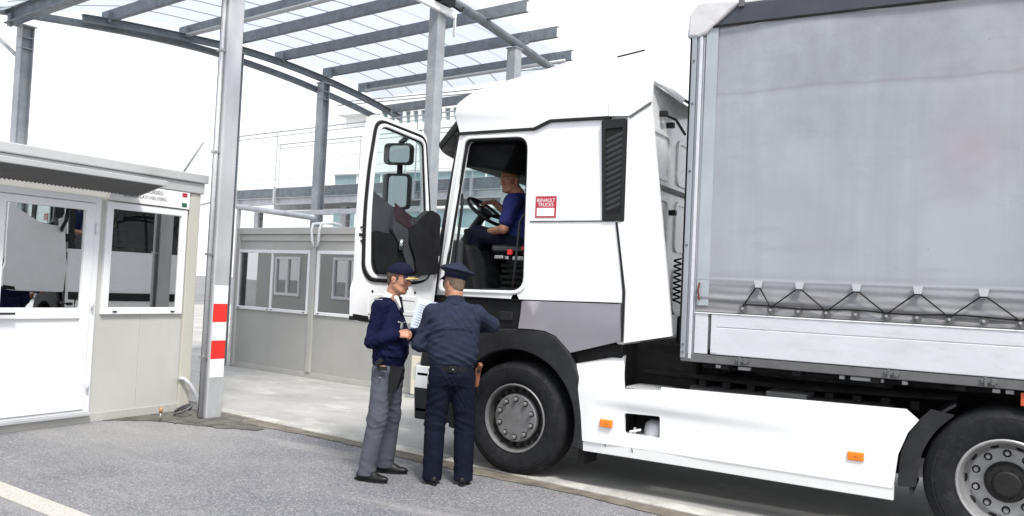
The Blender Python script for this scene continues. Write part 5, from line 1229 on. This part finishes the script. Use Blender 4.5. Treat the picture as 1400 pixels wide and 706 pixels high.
def hand(F, w, d, n, thumb, curl=1.0, s=1.0, spread=.0):
    """palm from the wrist w along d; n = direction the palm faces; thumb = side the thumb leaves; curl in radians per joint"""
    w = np.array(w, float); d = np.array(d, float)/np.linalg.norm(d); n = np.array(n, float); n = n-d*(n@d); n /= np.linalg.norm(n); u = np.cross(d, n)
    if u@np.array(thumb, float) < 0: u = -u
    for k_ in (-.024, -.008, .008, .024): F.cap(w+d*.012*s+u*k_*.7*s, w+d*.085*s+u*k_*s*1.12, .0125*s, .0105*s, .012)
    for j, (off, L) in enumerate(((.030, .072), (.010, .080), (-.011, .074), (-.031, .058))):
        p = w+d*(.088-.006*abs(off)/.03)*s+u*off*s; ang = 0; cj = curl*(1+.12*(j-1.5))
        for q, (fr, r0, r1) in enumerate(((.45, .0092, .0084), (.31, .0084, .0076), (.24, .0076, .0064))):
            ang += cj*(.55 if q == 0 else 1); v = d*math.cos(ang)+n*math.sin(ang)+u*spread*off*8
            e = p+v*L*fr*s; F.cap(p, e, r0*s, r1*s, .0025); p = e
    p = w+d*.022*s+u*.026*s
    for fr, r0, r1, a in ((.044, .0135, .0105, .35), (.032, .0100, .0088, .65), (.025, .0088, .0068, .9)):
        v = d*math.cos(a*.9)*1.0+u*(.75-.45*a)+n*(.25+.5*a*min(curl, 1)); v /= np.linalg.norm(v); e = p+v*fr*s; F.cap(p, e, r0*s, r1*s, .004); p = e

def person(label, O, fv, group=None):
    f_ = Vector((fv[0], fv[1], 0)).normalized(); r_ = Vector((f_.y, -f_.x, 0))
    e = empty('person', O, 0, label, 'person', group)
    e.matrix_basis = Matrix(((r_.x, f_.x, 0, O[0]), (r_.y, f_.y, 0, O[1]), (0, 0, 1, O[2]), (0, 0, 0, 1)))
    LOCAL.add(e.name); return e
def skin(F, name, mat, par):
    me = F.mesh(name); return link(name, me, mat, par, None, 0, True)
def lp(mb, name, mat, par, bevel=0, smooth=False): return mb.build(name, mat, par, None, bevel, smooth)
def face_bits(par, body, c, R, s=1.0):
    c = np.array(c); T = lambda *p: Vector(c+R@(np.array(p)*s))
    for q in (-1, 1):
        o = MB(); cc = T(q*.032, .0835, .006)
        o.lathe([(.0001, -.011), (.006, -.0095), (.0105, -.004), (.0112, 0), (.0105, .004), (.006, .0095), (.0001, .011)], cc, 12, 'z'); lp(o, 'eye', M['eye'], body, 0, True)
        fd = Vector(R[:, 1]); lp(MB().tube([cc+fd*.0095, cc+fd*.0118], [.0055, .004], 10), 'iris', M['iris'], body)
        lp(MB().tube([T(q*.013, .0985, .029), T(q*.03, .0955, .034), T(q*.048, .083, .030)], [.0035, .0042, .002], 6), 'eyebrow', M['brow'], body, 0, True)
    lp(MB().tube([T(-.021, .0925, -.0635), T(-.008, .0985, -.0595), T(0, .0985, -.0605), T(.008, .0985, -.0595), T(.021, .0925, -.0635), T(.008, .0975, -.0695), T(-.008, .0975, -.0695), T(-.021, .0925, -.0635)], .0032, 6), 'lips', M['lip'], body, 0, True)
def folds(F, c, ax, L, r, amp, wl, ph=0):
    """soft irregular cloth creases round point c, running across ax"""
    c = np.array(c, float); ax = np.array(ax, float); ax /= np.linalg.norm(ax)
    def fn(X, Y, Z):
        x, y, z = X-c[0], Y-c[1], Z-c[2]; t = x*ax[0]+y*ax[1]+z*ax[2]; e = np.exp(-(t/L)**2); d = 0
        for i, (dx, dy, k, w_) in enumerate(((3.0, 2.0, 1.0, .5), (-4.0, 3.0, .72, .35), (2.0, -5.0, 1.45, .22))):
            p = math.pi*(t+.09*(dx*x+dy*y))*k/wl+1.1*np.sin(9*x+7*y+11*z+ph+i*2)+ph*1.7+i
            d = d+w_*(1-2*np.abs(np.sin(p)))*(.5+.5*np.sin(13*x-11*y+8*z+ph*3+i*1.3))
        return -amp*e*d
    F.disp(c-r, c+r, fn)

# ---------------------------------------------------------------- first officer: navy sweater, cap with gold braid, facing right
p1 = person('officer in navy blue sweater and peaked cap with gold braid, holding papers', (-4.53, 5.79, 0), (.95, .31))
HC, HR = (.0, .055, 1.715), eul(R_(-6), R_(-9), 0)
SH = {1: (.168, -.045, 1.468), -1: (-.168, -.03, 1.468)}; EL = {1: (.225, -.085, 1.180), -1: (-.225, -.01, 1.185)}; HW = {1: (.165, .125, 1.245), -1: (-.05, .25, 1.265)}
HIP = {1: (.10, .0, .95), -1: (-.10, 0, .95)}; KN = {1: (.150, -.025, .52), -1: (-.145, -.005, .52)}; AN = {1: (.180, -.085, .095), -1: (-.17, -.045, .095)}
B = Field((-.36, -.30, .0), (.38, .47, 1.90), .0052)
head(B, HC, HR, (0, -.015, 1.50))
B.column([(.86, 0, 0, .15, .095), (.95, 0, 0, .16, .10), (1.1, 0, 0, .135, .09), (1.3, 0, -.015, .155, .10), (1.42, 0, -.03, .16, .09), (1.5, 0, -.03, .09, .06)])
for q in (1, -1):
    B.chain([(q*.05, -.03, 1.49), SH[q], EL[q], HW[q]], [.055, .055, .042, .029], .02)
    B.chain([HIP[q], KN[q], AN[q]], [.082, .055, .04], .03); B.chain([AN[q], (AN[q][0], AN[q][1]+.08, .05)], [.036, .022], .015)
hand(B, HW[1], (-.36, .93, .10), (-.75, -.30, -.55), (-.2, 0, 1), 1.05)
hand(B, HW[-1], (.1, .9, .35), (.6, -.2, .75), (-1, 0, .3), .75)
b1 = skin(B, 'body', M['skin'], p1); face_bits(p1, b1, HC, HR)
G = Field((-.40, -.31, .90), (.40, .26, 1.62), .0062)              # sweater
G.column([(.955, 0, 0, .182, .128), (1.0, 0, 0, .185, .13), (1.06, 0, .012, .200, .148), (1.15, 0, .015, .195, .145), (1.3, 0, -.005, .195, .145), (1.40, 0, -.03, .19, .128), (1.47, 0, -.035, .15, .10), (1.535, 0, -.03, .078, .07), (1.555, 0, -.025, .068, .064)], .02, 2.2)
for q in (1, -1):
    G.chain([(q*.06, -.035, 1.475), SH[q], EL[q], tuple(np.array(HW[q])*.93+np.array(EL[q])*.07)], [.066, .068, .056, .045], .03)
    folds(G, EL[q], (.1, .5, .4), .10, .16, .009, .048, q); folds(G, SH[q], (0, .3, 1), .10, .16, .005, .07, 2)
folds(G, (0, 0, 1.09), (0, .15, 1), .09, .26, .012, .065); folds(G, (0, .05, 1.27), (.3, .3, 1), .12, .24, .005, .10, 3)
G.disp((-.3, -.3, .94), (.3, .3, 1.0), lambda X, Y, Z: .004*np.clip((.985-Z)/.01, 0, 1)+.0*X+.0*Y)
G.cap(np.array((0, .045, 1.575)), (0, .09, 1.46), .050, .014, .0, mode='sub')
sw1 = skin(G, 'sweater', M['sweater'], p1)
G = Field((-.14, -.14, 1.44), (.14, .14, 1.66), .0055)             # white collar
G.cap((0, -.022, 1.53), (0, .0, 1.60), .066, .0635, .01); G.cap((-.03, .05, 1.555), (-.012, .085, 1.475), .022, .010, .01); G.cap((.03, .05, 1.555), (.012, .085, 1.475), .022, .010, .01); G.cap((0, .035, 1.53), (0, .075, 1.46), .03, .012, .01)
G.cut(lambda X, Y, Z: (Z-(1.598-.32*(Y+.02)))*1.0+0*X)
co1 = skin(G, 'shirt_collar', M['white_shirt'], p1)
tie = MB().hexa([(-.016, .090, 1.535), (.016, .090, 1.535), (.016, .070, 1.535), (-.016, .070, 1.535), (-.020, .085, 1.565), (.020, .085, 1.565), (.020, .06, 1.565), (-.020, .06, 1.565)]).hexa([(-.022, .112, 1.43), (.022, .112, 1.43), (.022, .09, 1.43), (-.022, .09, 1.43), (-.013, .092, 1.537), (.013, .092, 1.537), (.013, .07, 1.537), (-.013, .07, 1.537)])
lp(tie, 'necktie', M['cap_navy'], p1, .004)
for q in (1, -1):
    ep = lp(MB().hexa([(q*.085, -.075, 1.545), (q*.205, -.085, 1.553-.03), (q*.205, -.015, 1.553-.03), (q*.085, -.02, 1.548), (q*.085, -.075, 1.556), (q*.205, -.085, 1.562-.028), (q*.205, -.015, 1.562-.028), (q*.085, -.02, 1.559)]), 'epaulette', M['cap_navy'], sw1, .003)
    lp(MB().bar((q*.188, -.083, 1.5395), (q*.188, -.018, 1.5395), .007, .004), 'shoulder_stripe', M['white_shirt'], ep); lp(MB().bar((q*.09, -.076, 1.5555), (q*.20, -.086, 1.5375), .004, .003), 'shoulder_stripe', M['steel'], ep)
bd = MB().prism(rounded([(.075, 1.295), (.105, 1.265), (.115, 1.30), (.105, 1.345), (.075, 1.345)], .01), .128, .140, 'xz'); lp(bd, 'badge', M['steel'], sw1, .003)
lp(MB().tube([(.02, .142, 1.352), (.08, .139, 1.345), (.135, .112, 1.352)], .0045, 6), 'chest_cord', M['steel'], sw1, 0, True)
G = Field((-.34, -.27, .05), (.36, .24, 1.02), .0062)              # trousers
G.column([(.86, 0, 0, .165, .12), (.93, 0, 0, .178, .128), (1.0, 0, 0, .166, .118)], .03, 2.2)
for q in (1, -1):
    G.chain([(HIP[q][0]-q*.012, 0, .90), KN[q], (AN[q][0], AN[q][1]-.0, .06)], [.107, .082, .073], .035)
    folds(G, KN[q], (0, .3, 1), .14, .22, .010, .085, q*2); folds(G, (AN[q][0], AN[q][1], .15), (0, .7, 1), .07, .16, .009, .085, q); folds(G, (q*.09, .02, .84), (q*.6, .4, .6), .10, .16, .007, .06, 1)
G.cut(lambda X, Y, Z: (.048-.16*(Y-.0)*0-Z)+0*X+0*Y)
tr1 = skin(G, 'trousers', M['grey_trs'], p1)
blt = MB().loft([[(.172*math.cos(a), .124*math.sin(a), z) for a in np.linspace(0, 2*math.pi, 41)[:-1]] for z in (.945, .988)], cap=False); lp(blt, 'belt', M['leather'], tr1)
def shoe(par, A, yaw, mat):
    F = Field((-.09, -.13, -.005), (.09, .24, .13), .0052)
    F.ell((0, -.03, .042), (.040, .066, .050), .02); F.ell((0, .10, .030), (.045, .110, .036), .02); F.ell((0, .03, .055), (.038, .08, .042), .03); F.cap((0, -.015, .06), (0, -.01, .115), .042, .044, .02)
    F.cut(lambda X, Y, Z: (.016-Z)+0*X+0*Y)
    T_ = Matrix.Translation((A[0], A[1], 0)) @ Matrix.Rotation(yaw, 4, 'Z')
    me = F.mesh('shoe'); me.transform(T_); sh = link('shoe', me, mat, par, None, 0, True)
    ol = []
    for k in range(24):
        a = 2*math.pi*k/24; y = .045+.158*math.sin(a); x = (.047-.010*max(0, -math.sin(a)))*math.cos(a)*(1 if abs(math.sin(a)) < .98 else .9); ol.append((x, y))
    me = MB().prism(ol, 0, .020, 'xy').mesh('sole'); me.transform(T_); link('sole', me, M['rubber'], sh)
for q, yw in ((1, R_(-8)), (-1, R_(4))): shoe(p1, AN[q], yw, M['leather'])
# holster on the right hip
hs = MB().prism(rounded([(-.062, .985), (.055, .985), (.045, .90), (.030, .80), (-.012, .76), (-.035, .80), (-.045, .90)], .012), .0, .05, 'xz'); me = hs.mesh('holster'); me.transform(Matrix.Translation((.175, .015, 0)) @ Matrix.Rotation(R_(90), 4, 'Z') @ Matrix.Rotation(R_(8), 4, 'Y'))
me.transform(Matrix.Translation((.042, 0, .0))); h1 = link('holster', me, M['leather'], p1, None, .008)
mm_ = MB().bar((.222, -.03, .985), (.232, .02, 1.03), .035, .04); mm_.bar((.222, -.02, .96), (.227, .07, .96), .012, .03); mm_.tube([(.226, .02, .90), (.232, .02, .90)], .011, 10); lp(mm_, 'pistol_grip', M['black_plastic'], h1, .006)
lp(MB().tube([(.228, .015, .885), (.236, .015, .885)], .006, 8), 'stud', M['steel'], h1)
# cap: round crown, stiff visor with gold braid
def cap_parts(par, c, R, mat, crown, visor):
    c = np.array(c); T = lambda *p: c+R@np.array(p)
    F = Field(c-.21, c+np.array((.21, .21, .24)), .005); crown(F, T, R)
    k = skin(F, 'cap', mat, par)
    visor(k, T); return k
def crown1(F, T, R):
    F.ell(T(0, -.012, .060), (.090, .112, .078), .01, R); F.ell(T(0, .02, .092), (.078, .088, .060), .03, R)
    F.cut(lambda X, Y, Z: -(((X-T(0, 0, .050)[0])*R[0, 2]+(Y-T(0, 0, .050)[1])*R[1, 2]+(Z-T(0, 0, .050)[2])*R[2, 2])))
def visor_mesh(T, y0, y1, wd, drop, z0, th=.006, n=12, m=5):
    top, bot = [], []
    V = []
    for i in range(m+1):
        row = []
        for k in range(n+1):
            a = -1+2*k/n; s_ = i/m
            x = wd*math.sin(a*1.25)/math.sin(1.25); yb = y0+.055*math.cos(a*1.25)-.02; y = yb+s_*(y1-y0-.02)*math.cos(a*1.15)
            z = z0-drop*s_-.018*a*a; row.append((x, y, z))
        V.append(row)
    mb = MB(); rows = [[tuple(T(*p)) for p in r] for r in V]+[[tuple(T(p[0], p[1], p[2]-th)) for p in r] for r in V[::-1]]
    N_ = n+1; vs = [v for r in rows for v in r]; fs = []
    for i in range(len(rows)):
        i2 = (i+1) % len(rows)
        for k in range(n): fs.append((i*N_+k, i*N_+k+1, i2*N_+k+1, i2*N_+k))
    return mb.add(vs, fs), V
def visor1(k, T):
    mb, V = visor_mesh(T, .072, .155, .078, .022, .058); vz = lp(mb, 'visor', M['cap_navy'], k, 0, True)
    g_ = [tuple(T(p[0]*.96, p[1]-.004, p[2]+.002)) for p in V[-1]]; lp(MB().tube([Vector(p) for p in g_], .0060, 6), 'gold_braid', M['gold'], vz, 0, True)
    g_ = [tuple(T(p[0]*.93, p[1]-.004, p[2]+.0025)) for p in V[3]]; lp(MB().tube([Vector(p) for p in g_[1:-1]], .0035, 6), 'gold_braid', M['gold'], vz, 0, True)
cap_parts(p1, HC, HR, M['cap_navy'], crown1, visor1)
def hair_cap(par, c, R, mat, zmax, grow=.004):
    c = np.array(c); T = lambda *p: c+R@np.array(p); F = Field(c-.16, c+.17, .005)
    F.ell(T(0, -.014, .033), (.078+grow, .100+grow, .093+grow), .01, R); F.ell(T(0, -.05, -.035), (.056, .052, .05), .02, R)
    def fr(X, Y, Z):       # hairline: keep the back and sides
        x, y, z = [(X-c[0])*R[0, i]+(Y-c[1])*R[1, i]+(Z-c[2])*R[2, i] for i in range(3)]
        line = np.where(z > .055, y-.070, np.where(z > -.03, y-.028+.5*np.minimum(0, z-.01), y+.045-.0*z)); return np.maximum(np.maximum(line, -(z+.075)), z-zmax)
    F.F = np.maximum(F.F, fr(F.ax[0][:, None, None], F.ax[1][None, :, None], F.ax[2][None, None, :]).astype(np.float32))
    return skin(F, 'hair', mat, par)
hair_cap(p1, HC, HR, M['hair'], .062)

# ---------------------------------------------------------------- second officer: slate jacket, seen from behind
p2 = person('officer in slate blue jacket and flat topped cap seen from behind', (-3.985, 5.965, 0), (-.60, .80))
HC, HR = (-.012, .055, 1.70), eul(R_(33), R_(-6), R_(2))
SH = {1: (.183, .0, 1.452), -1: (-.188, .0, 1.442)}; EL = {1: (.335, .115, 1.355), -1: (-.285, .03, 1.170)}; HW = {1: (.15, .33, 1.31), -1: (-.16, .27, 1.215)}
HIP = {1: (.10, 0, .95), -1: (-.10, 0, .95)}; KN = {1: (.130, .025, .52), -1: (-.120, .02, .52)}; AN = {1: (.140, -.01, .095), -1: (-.125, -.005, .095)}
B = Field((-.42, -.22, 0), (.46, .50, 1.88), .0055)
head(B, HC, HR, (0, -.0, 1.50), .063)
B.column([(.86, 0, 0, .16, .10), (.95, 0, 0, .17, .11), (1.1, 0, 0, .15, .11), (1.3, 0, 0, .165, .11), (1.42, 0, -.0, .17, .09), (1.5, 0, -.0, .09, .06)])
for q in (1, -1):
    B.chain([(q*.05, 0, 1.48), SH[q], EL[q], HW[q]], [.06, .06, .045, .031], .02)
    B.chain([HIP[q], KN[q], AN[q]], [.085, .058, .042], .03); B.chain([AN[q], (AN[q][0], AN[q][1]+.08, .05)], [.036, .022], .015)
hand(B, HW[1], (-.55, .80, .1), (0, -.3, -1), (-1, 0, 0), .8); hand(B, HW[-1], (.45, .85, .2), (.7, -.3, .6), (0, 0, 1), .9)
b2 = skin(B, 'body', M['skin'], p2); face_bits(p2, b2, HC, HR)
G = Field((-.46, -.25, .94), (.48, .44, 1.62), .0065)              # jacket
G.column([(.985, 0, 0, .195, .150), (1.03, 0, 0, .203, .158), (1.09, 0, -.004, .222, .172), (1.2, 0, -.004, .228, .172), (1.33, 0, -.005, .226, .160), (1.42, 0, -.012, .205, .132), (1.475, 0, -.012, .150, .106), (1.535, 0, -.005, .092, .085), (1.56, 0, -.0, .078, .076)], .02, 2.3)
for q in (1, -1):
    G.chain([(q*.08, -.01, 1.465), SH[q], EL[q], tuple(np.array(HW[q])*.95+np.array(EL[q])*.05)], [.075, .074, .064, .050], .04)
    folds(G, EL[q], (.5*q, .2, .8), .10, .17, .010, .055, q); folds(G, SH[q], (q, 0, .5), .08, .16, .006, .06, 2); folds(G, (q*.15, -.12, 1.36), (q*.7, 0, .7), .10, .17, .008, .075, q)
folds(G, (0, -.1, 1.07), (0, .1, 1), .08, .30, .010, .065); folds(G, (0, -.12, 1.24), (.25, 0, 1), .13, .26, .007, .13, 3)
G.disp((-.3, -.3, .97), (.3, .3, 1.05), lambda X, Y, Z: .006*np.clip((1.02-Z)/.008, 0, 1)+0*X+0*Y)
G.cut(lambda X, Y, Z: np.sqrt((X/.069)**2+((Y-.008)/.069)**2)*.069-.069+0*Z+np.where(Z > 1.535, 0, .3), True)
jk = skin(G, 'jacket', M['jacket'], p2)
G = Field((-.14, -.14, 1.48), (.14, .16, 1.62), .005)
G.cap((0, -.004, 1.53), (0, .0, 1.575), .088, .079, .01); G.cut(lambda X, Y, Z: (Z-1.588)+.25*Y+0*X); G.cut(lambda X, Y, Z: np.sqrt(X**2+(Y-.004)**2)-.070+0*Z, True)
skin(G, 'jacket_collar', M['jacket'], jk)
for y_, z_ in ((-.182, 1.33),):
    pts = [Vector((x, -.178+.22*(x*x)*2.2, z_-.0+.10*abs(x))) for x in np.linspace(-.17, .17, 13)]
    lp(MB().tube(pts, .0035, 5), 'yoke_seam', M['cap_slate'], jk, 0, True)
G = Field((-.33, -.22, .03), (.34, .24, 1.03), .0062)              # trousers
G.column([(.84, 0, 0, .178, .135), (.92, 0, -.008, .196, .152), (1.01, 0, 0, .186, .142)], .03, 2.3)
for q in (1, -1):
    G.chain([(HIP[q][0]-q*.008, -.008, .88), KN[q], (AN[q][0], AN[q][1], .05)], [.112, .090, .083], .03)
    folds(G, KN[q], (0, .3, 1), .12, .2, .010, .075, q*2); folds(G, (AN[q][0], AN[q][1], .15), (.3, .8, 1), .08, .17, .009, .095, q); folds(G, (q*.08, -.08, .80), (q*.8, 0, .6), .08, .16, .009, .055, 1)
    G.disp((-.33, -.2, .1), (.34, .24, .86), (lambda q: lambda X, Y, Z: -.004*np.exp(-((X-q*(.125))/.008)**2)*np.where(Y < .0, 1, 0)+0*Z)(q))
G.cut(lambda X, Y, Z: (.032-Z)+0*X+0*Y)
tr2 = skin(G, 'trousers', M['navy_trs'], p2)
blt = MB().loft([[(.192*math.cos(a), .150*math.sin(a)-.002, z) for a in np.linspace(0, 2*math.pi, 41)[:-1]] for z in (.965, 1.005)], cap=False); bl = lp(blt, 'belt', M['leather'], tr2)
lp(MB().box(-.035, .035, -.162, -.15, .955, 1.01).tube([(0, -.166, .985), (0, -.16, .985)], .008, 8), 'belt_pouch', M['leather'], bl, .005)
lp(MB().tube([(.0, -.170, .985), (0, -.163, .985)], .007, 8), 'belt_stud', M['steel'], bl)
lp(MB().tube([(-.195, -.02, .97), (-.205, -.04, .90), (-.20, -.05, .85), (-.185, -.05, .84), (-.18, -.045, .87)], .0045, 6), 'key_hook', M['steel'], bl, 0, True)
lp(MB().hexa([(.19, -.01, .82), (.235, -.015, .82), (.235, .035, .82), (.19, .04, .82), (.20, -.04, .99), (.25, -.045, .985), (.25, .03, .985), (.20, .035, .99)]), 'holster', M['brown_leather'], p2, .014)
lp(MB().bar((.228, -.03, .985), (.242, -.06, 1.03), .035, .045), 'pistol_grip', M['brown_leather'], p2, .010)
lp(MB().box(.215, .24, -.05, -.035, .95, .985), 'holster_strap', M['leather'], p2, .003)
for q, yw in ((1, R_(-12)), (-1, R_(12))): shoe(p2, AN[q], yw, M['leather'])
HR2 = HR @ eul(0, R_(10), R_(8))
def crown2(F, T, R):
    F.cap(T(0, -.008, .045), T(0, -.008, .080), .097, .105, .005)
    F.ell(T(0, .0, .116), (.152, .155, .030), .022, R); F.ell(T(0, .06, .126), (.105, .085, .036), .03, R)
    F.cut(lambda X, Y, Z: -(((X-T(0, 0, .045)[0])*R[0, 2]+(Y-T(0, 0, .045)[1])*R[1, 2]+(Z-T(0, 0, .045)[2])*R[2, 2])))
def visor2(k, T):
    mb, V = visor_mesh(T, .072, .150, .085, .03, .056); lp(mb, 'visor', M['leather'], k, 0, True)
    lp(MB().tube([Vector(T(.1535*math.cos(a), .1565*math.sin(a), .114)) for a in np.linspace(0, 2*math.pi, 33)], .0045, 6, False), 'crown_piping', M['cap_navy'], k, 0, True)
    lp(MB().loft([[tuple(T(.1045*math.cos(a), -.008+.1045*math.sin(a), z)) for a in np.linspace(0, 2*math.pi, 33)[:-1]] for z in (.046, .080)], cap=False), 'cap_band', M['cap_navy'], k, 0, True)
cap_parts(p2, HC, HR2, M['cap_slate'], crown2, visor2)
hair_cap(p2, HC, HR, M['hair_g'], .062)

# ---------------------------------------------------------------- driver
p3 = person('driver in blue polo shirt sitting at the wheel, hand on the rim', (-3.98, 7.10, 1.605), (-1, 0))
HC, HR = (-.01, .175, 1.140), eul(R_(80), R_(-5), R_(6))
SH = {1: (.20, .06, .915), -1: (-.205, .02, .90)}; EL = {1: (.285, .30, .80), -1: (-.265, .07, .640)}; HW = {1: (.20, .485, .955), -1: (-.17, .31, .615)}
HIP = {1: (.10, .0, .52), -1: (-.10, .0, .52)}; KN = {1: (.15, .43, .60), -1: (-.16, .43, .595)}; AN = {1: (.13, .60, .19), -1: (-.13, .54, .10)}
B = Field((-.36, -.24, -.01), (.40, .80, 1.32), .0055)
head(B, HC, HR, (0, .06, .965), .066, 1.05)
B.column([(.46, 0, 0, .165, .115), (.58, 0, 0, .165, .125), (.75, 0, .02, .165, .12), (.87, 0, .03, .165, .10), (.95, 0, .04, .09, .06)])
for q in (1, -1):
    B.chain([(q*.05, .04, .93), SH[q], EL[q], HW[q]], [.06, .058, .045, .031], .02)
    B.chain([HIP[q], KN[q], AN[q]], [.085, .06, .042], .03); B.chain([AN[q], (AN[q][0], AN[q][1]+.10, .04)], [.036, .028], .02)
hand(B, HW[1], (-.35, .85, -.1), (-.2, .2, -1), (-1, 0, 0), .9); hand(B, HW[-1], (.3, .9, -.15), (.2, 0, -1), (1, 0, .2), .5)
b3 = skin(B, 'body', M['skin_tan'], p3); face_bits(p3, b3, HC, HR)
G = Field((-.36, -.26, .45), (.38, .30, 1.06), .0062)
G.column([(.50, 0, 0, .190, .150), (.60, 0, .01, .198, .165), (.75, 0, .025, .198, .150), (.86, 0, .03, .185, .125), (.93, 0, .04, .13, .092), (.99, 0, .045, .074, .07), (1.005, 0, .045, .068, .066)], .02, 2.3)
for q in (1, -1):
    e_ = tuple(np.array(SH[q])*.32+np.array(EL[q])*.68); G.chain([(q*.07, .035, .925), SH[q], e_], [.08, .084, .075], .035); folds(G, SH[q], (q, .2, .6), .09, .15, .007, .06, q)
folds(G, (0, .1, .62), (0, .3, 1), .12, .26, .009, .07)
skin(G, 'polo_shirt', M['blue_shirt'], p3)
G = Field((-.32, -.22, .06), (.34, .72, .72), .0068)
G.column([(.44, 0, 0, .185, .14), (.56, 0, 0, .18, .14)], .03)
for q in (1, -1):
    G.chain([HIP[q], KN[q], (AN[q][0], AN[q][1], AN[q][2]-.01)], [.108, .085, .068], .03); folds(G, KN[q], (0, .7, .7), .10, .17, .009, .06, q)
skin(G, 'trousers', M['navy_trs'], p3)
for q in (1, -1):
    A = AN[q]; F = Field((-.09, -.13, -.005), (.09, .24, .13), .006); F.ell((0, -.03, .045), (.042, .065, .05), .02); F.ell((0, .10, .035), (.047, .105, .042), .03); F.cap((0, -.01, .06), (0, -.005, .11), .042, .045, .02); F.cut(lambda X, Y, Z: (.004-Z)+0*X+0*Y)
    me = F.mesh('shoe'); me.transform(Matrix.Translation((A[0], A[1], max(0, A[2]-.10)))); link('shoe', me, M['mid_int'] if q < 0 else M['leather'], p3, None, 0, True)
hair_cap(p3, HC, HR, M['hair_g'], .3, .003)
lp(MB().loft([[tuple(np.array(HW[1])*.9+np.array(EL[1])*.1+np.array((.035*math.cos(a)*.93, s_*.022+.035*math.cos(a)*.3*0, .035*math.sin(a)))) for a in np.linspace(0, 2*math.pi, 17)[:-1]] for s_ in (-.5, .5)]), 'wrist_watch', M['leather'], p3)

# ---------------------------------------------------------------- papers held between the two officers
pm_ = MB(); 
pp = empty('paper_sheets', (-4.335, 5.985, 1.30), R_(34), 'pale printed paper sheets held up between the two officers', 'paper'); LOCAL.add(pp.name)
pp.rotation_euler = (0, .22, R_(34))
for k, (dx, dz, rz) in enumerate(((0, 0, 0), (.0, -.16, .06))):
    vs = [];
    nx = 6
    rows_ = []
    for j in range(7):
        t = j/6; rows_.append([(-.105+dx+.21*i/nx+.02*t*rz*10, .02*math.sin(i/nx*2.2)+.10*t*.9+.004*k-.01*k+.02*t*t, dz-.02+.285*t*.93) for i in range(nx+1)])
    m2 = MB(); m2.loft(rows_+[[(x, y+.0012, z) for x, y, z in r] for r in rows_[::-1]], cap=False, closed=False)
    sh_ = m2.build('sheet', M['paper'], pp, smooth=True)
    if k == 0:
        ln = MB()
        for j in range(9):
            t = .12+j*.085; y_ = .10*t*.9+.02*t*t-.0015+.008; z_ = -.02+.285*t*.93
            w0 = -.08; w1 = .08 if j % 3 else .03; ln.box(w0, w1, y_-.002, y_-.0012+.004, z_-.0012, z_+.0008)
        ln.build('print_lines', pm('pale_print', (.22, .25, .33), .7), sh_)
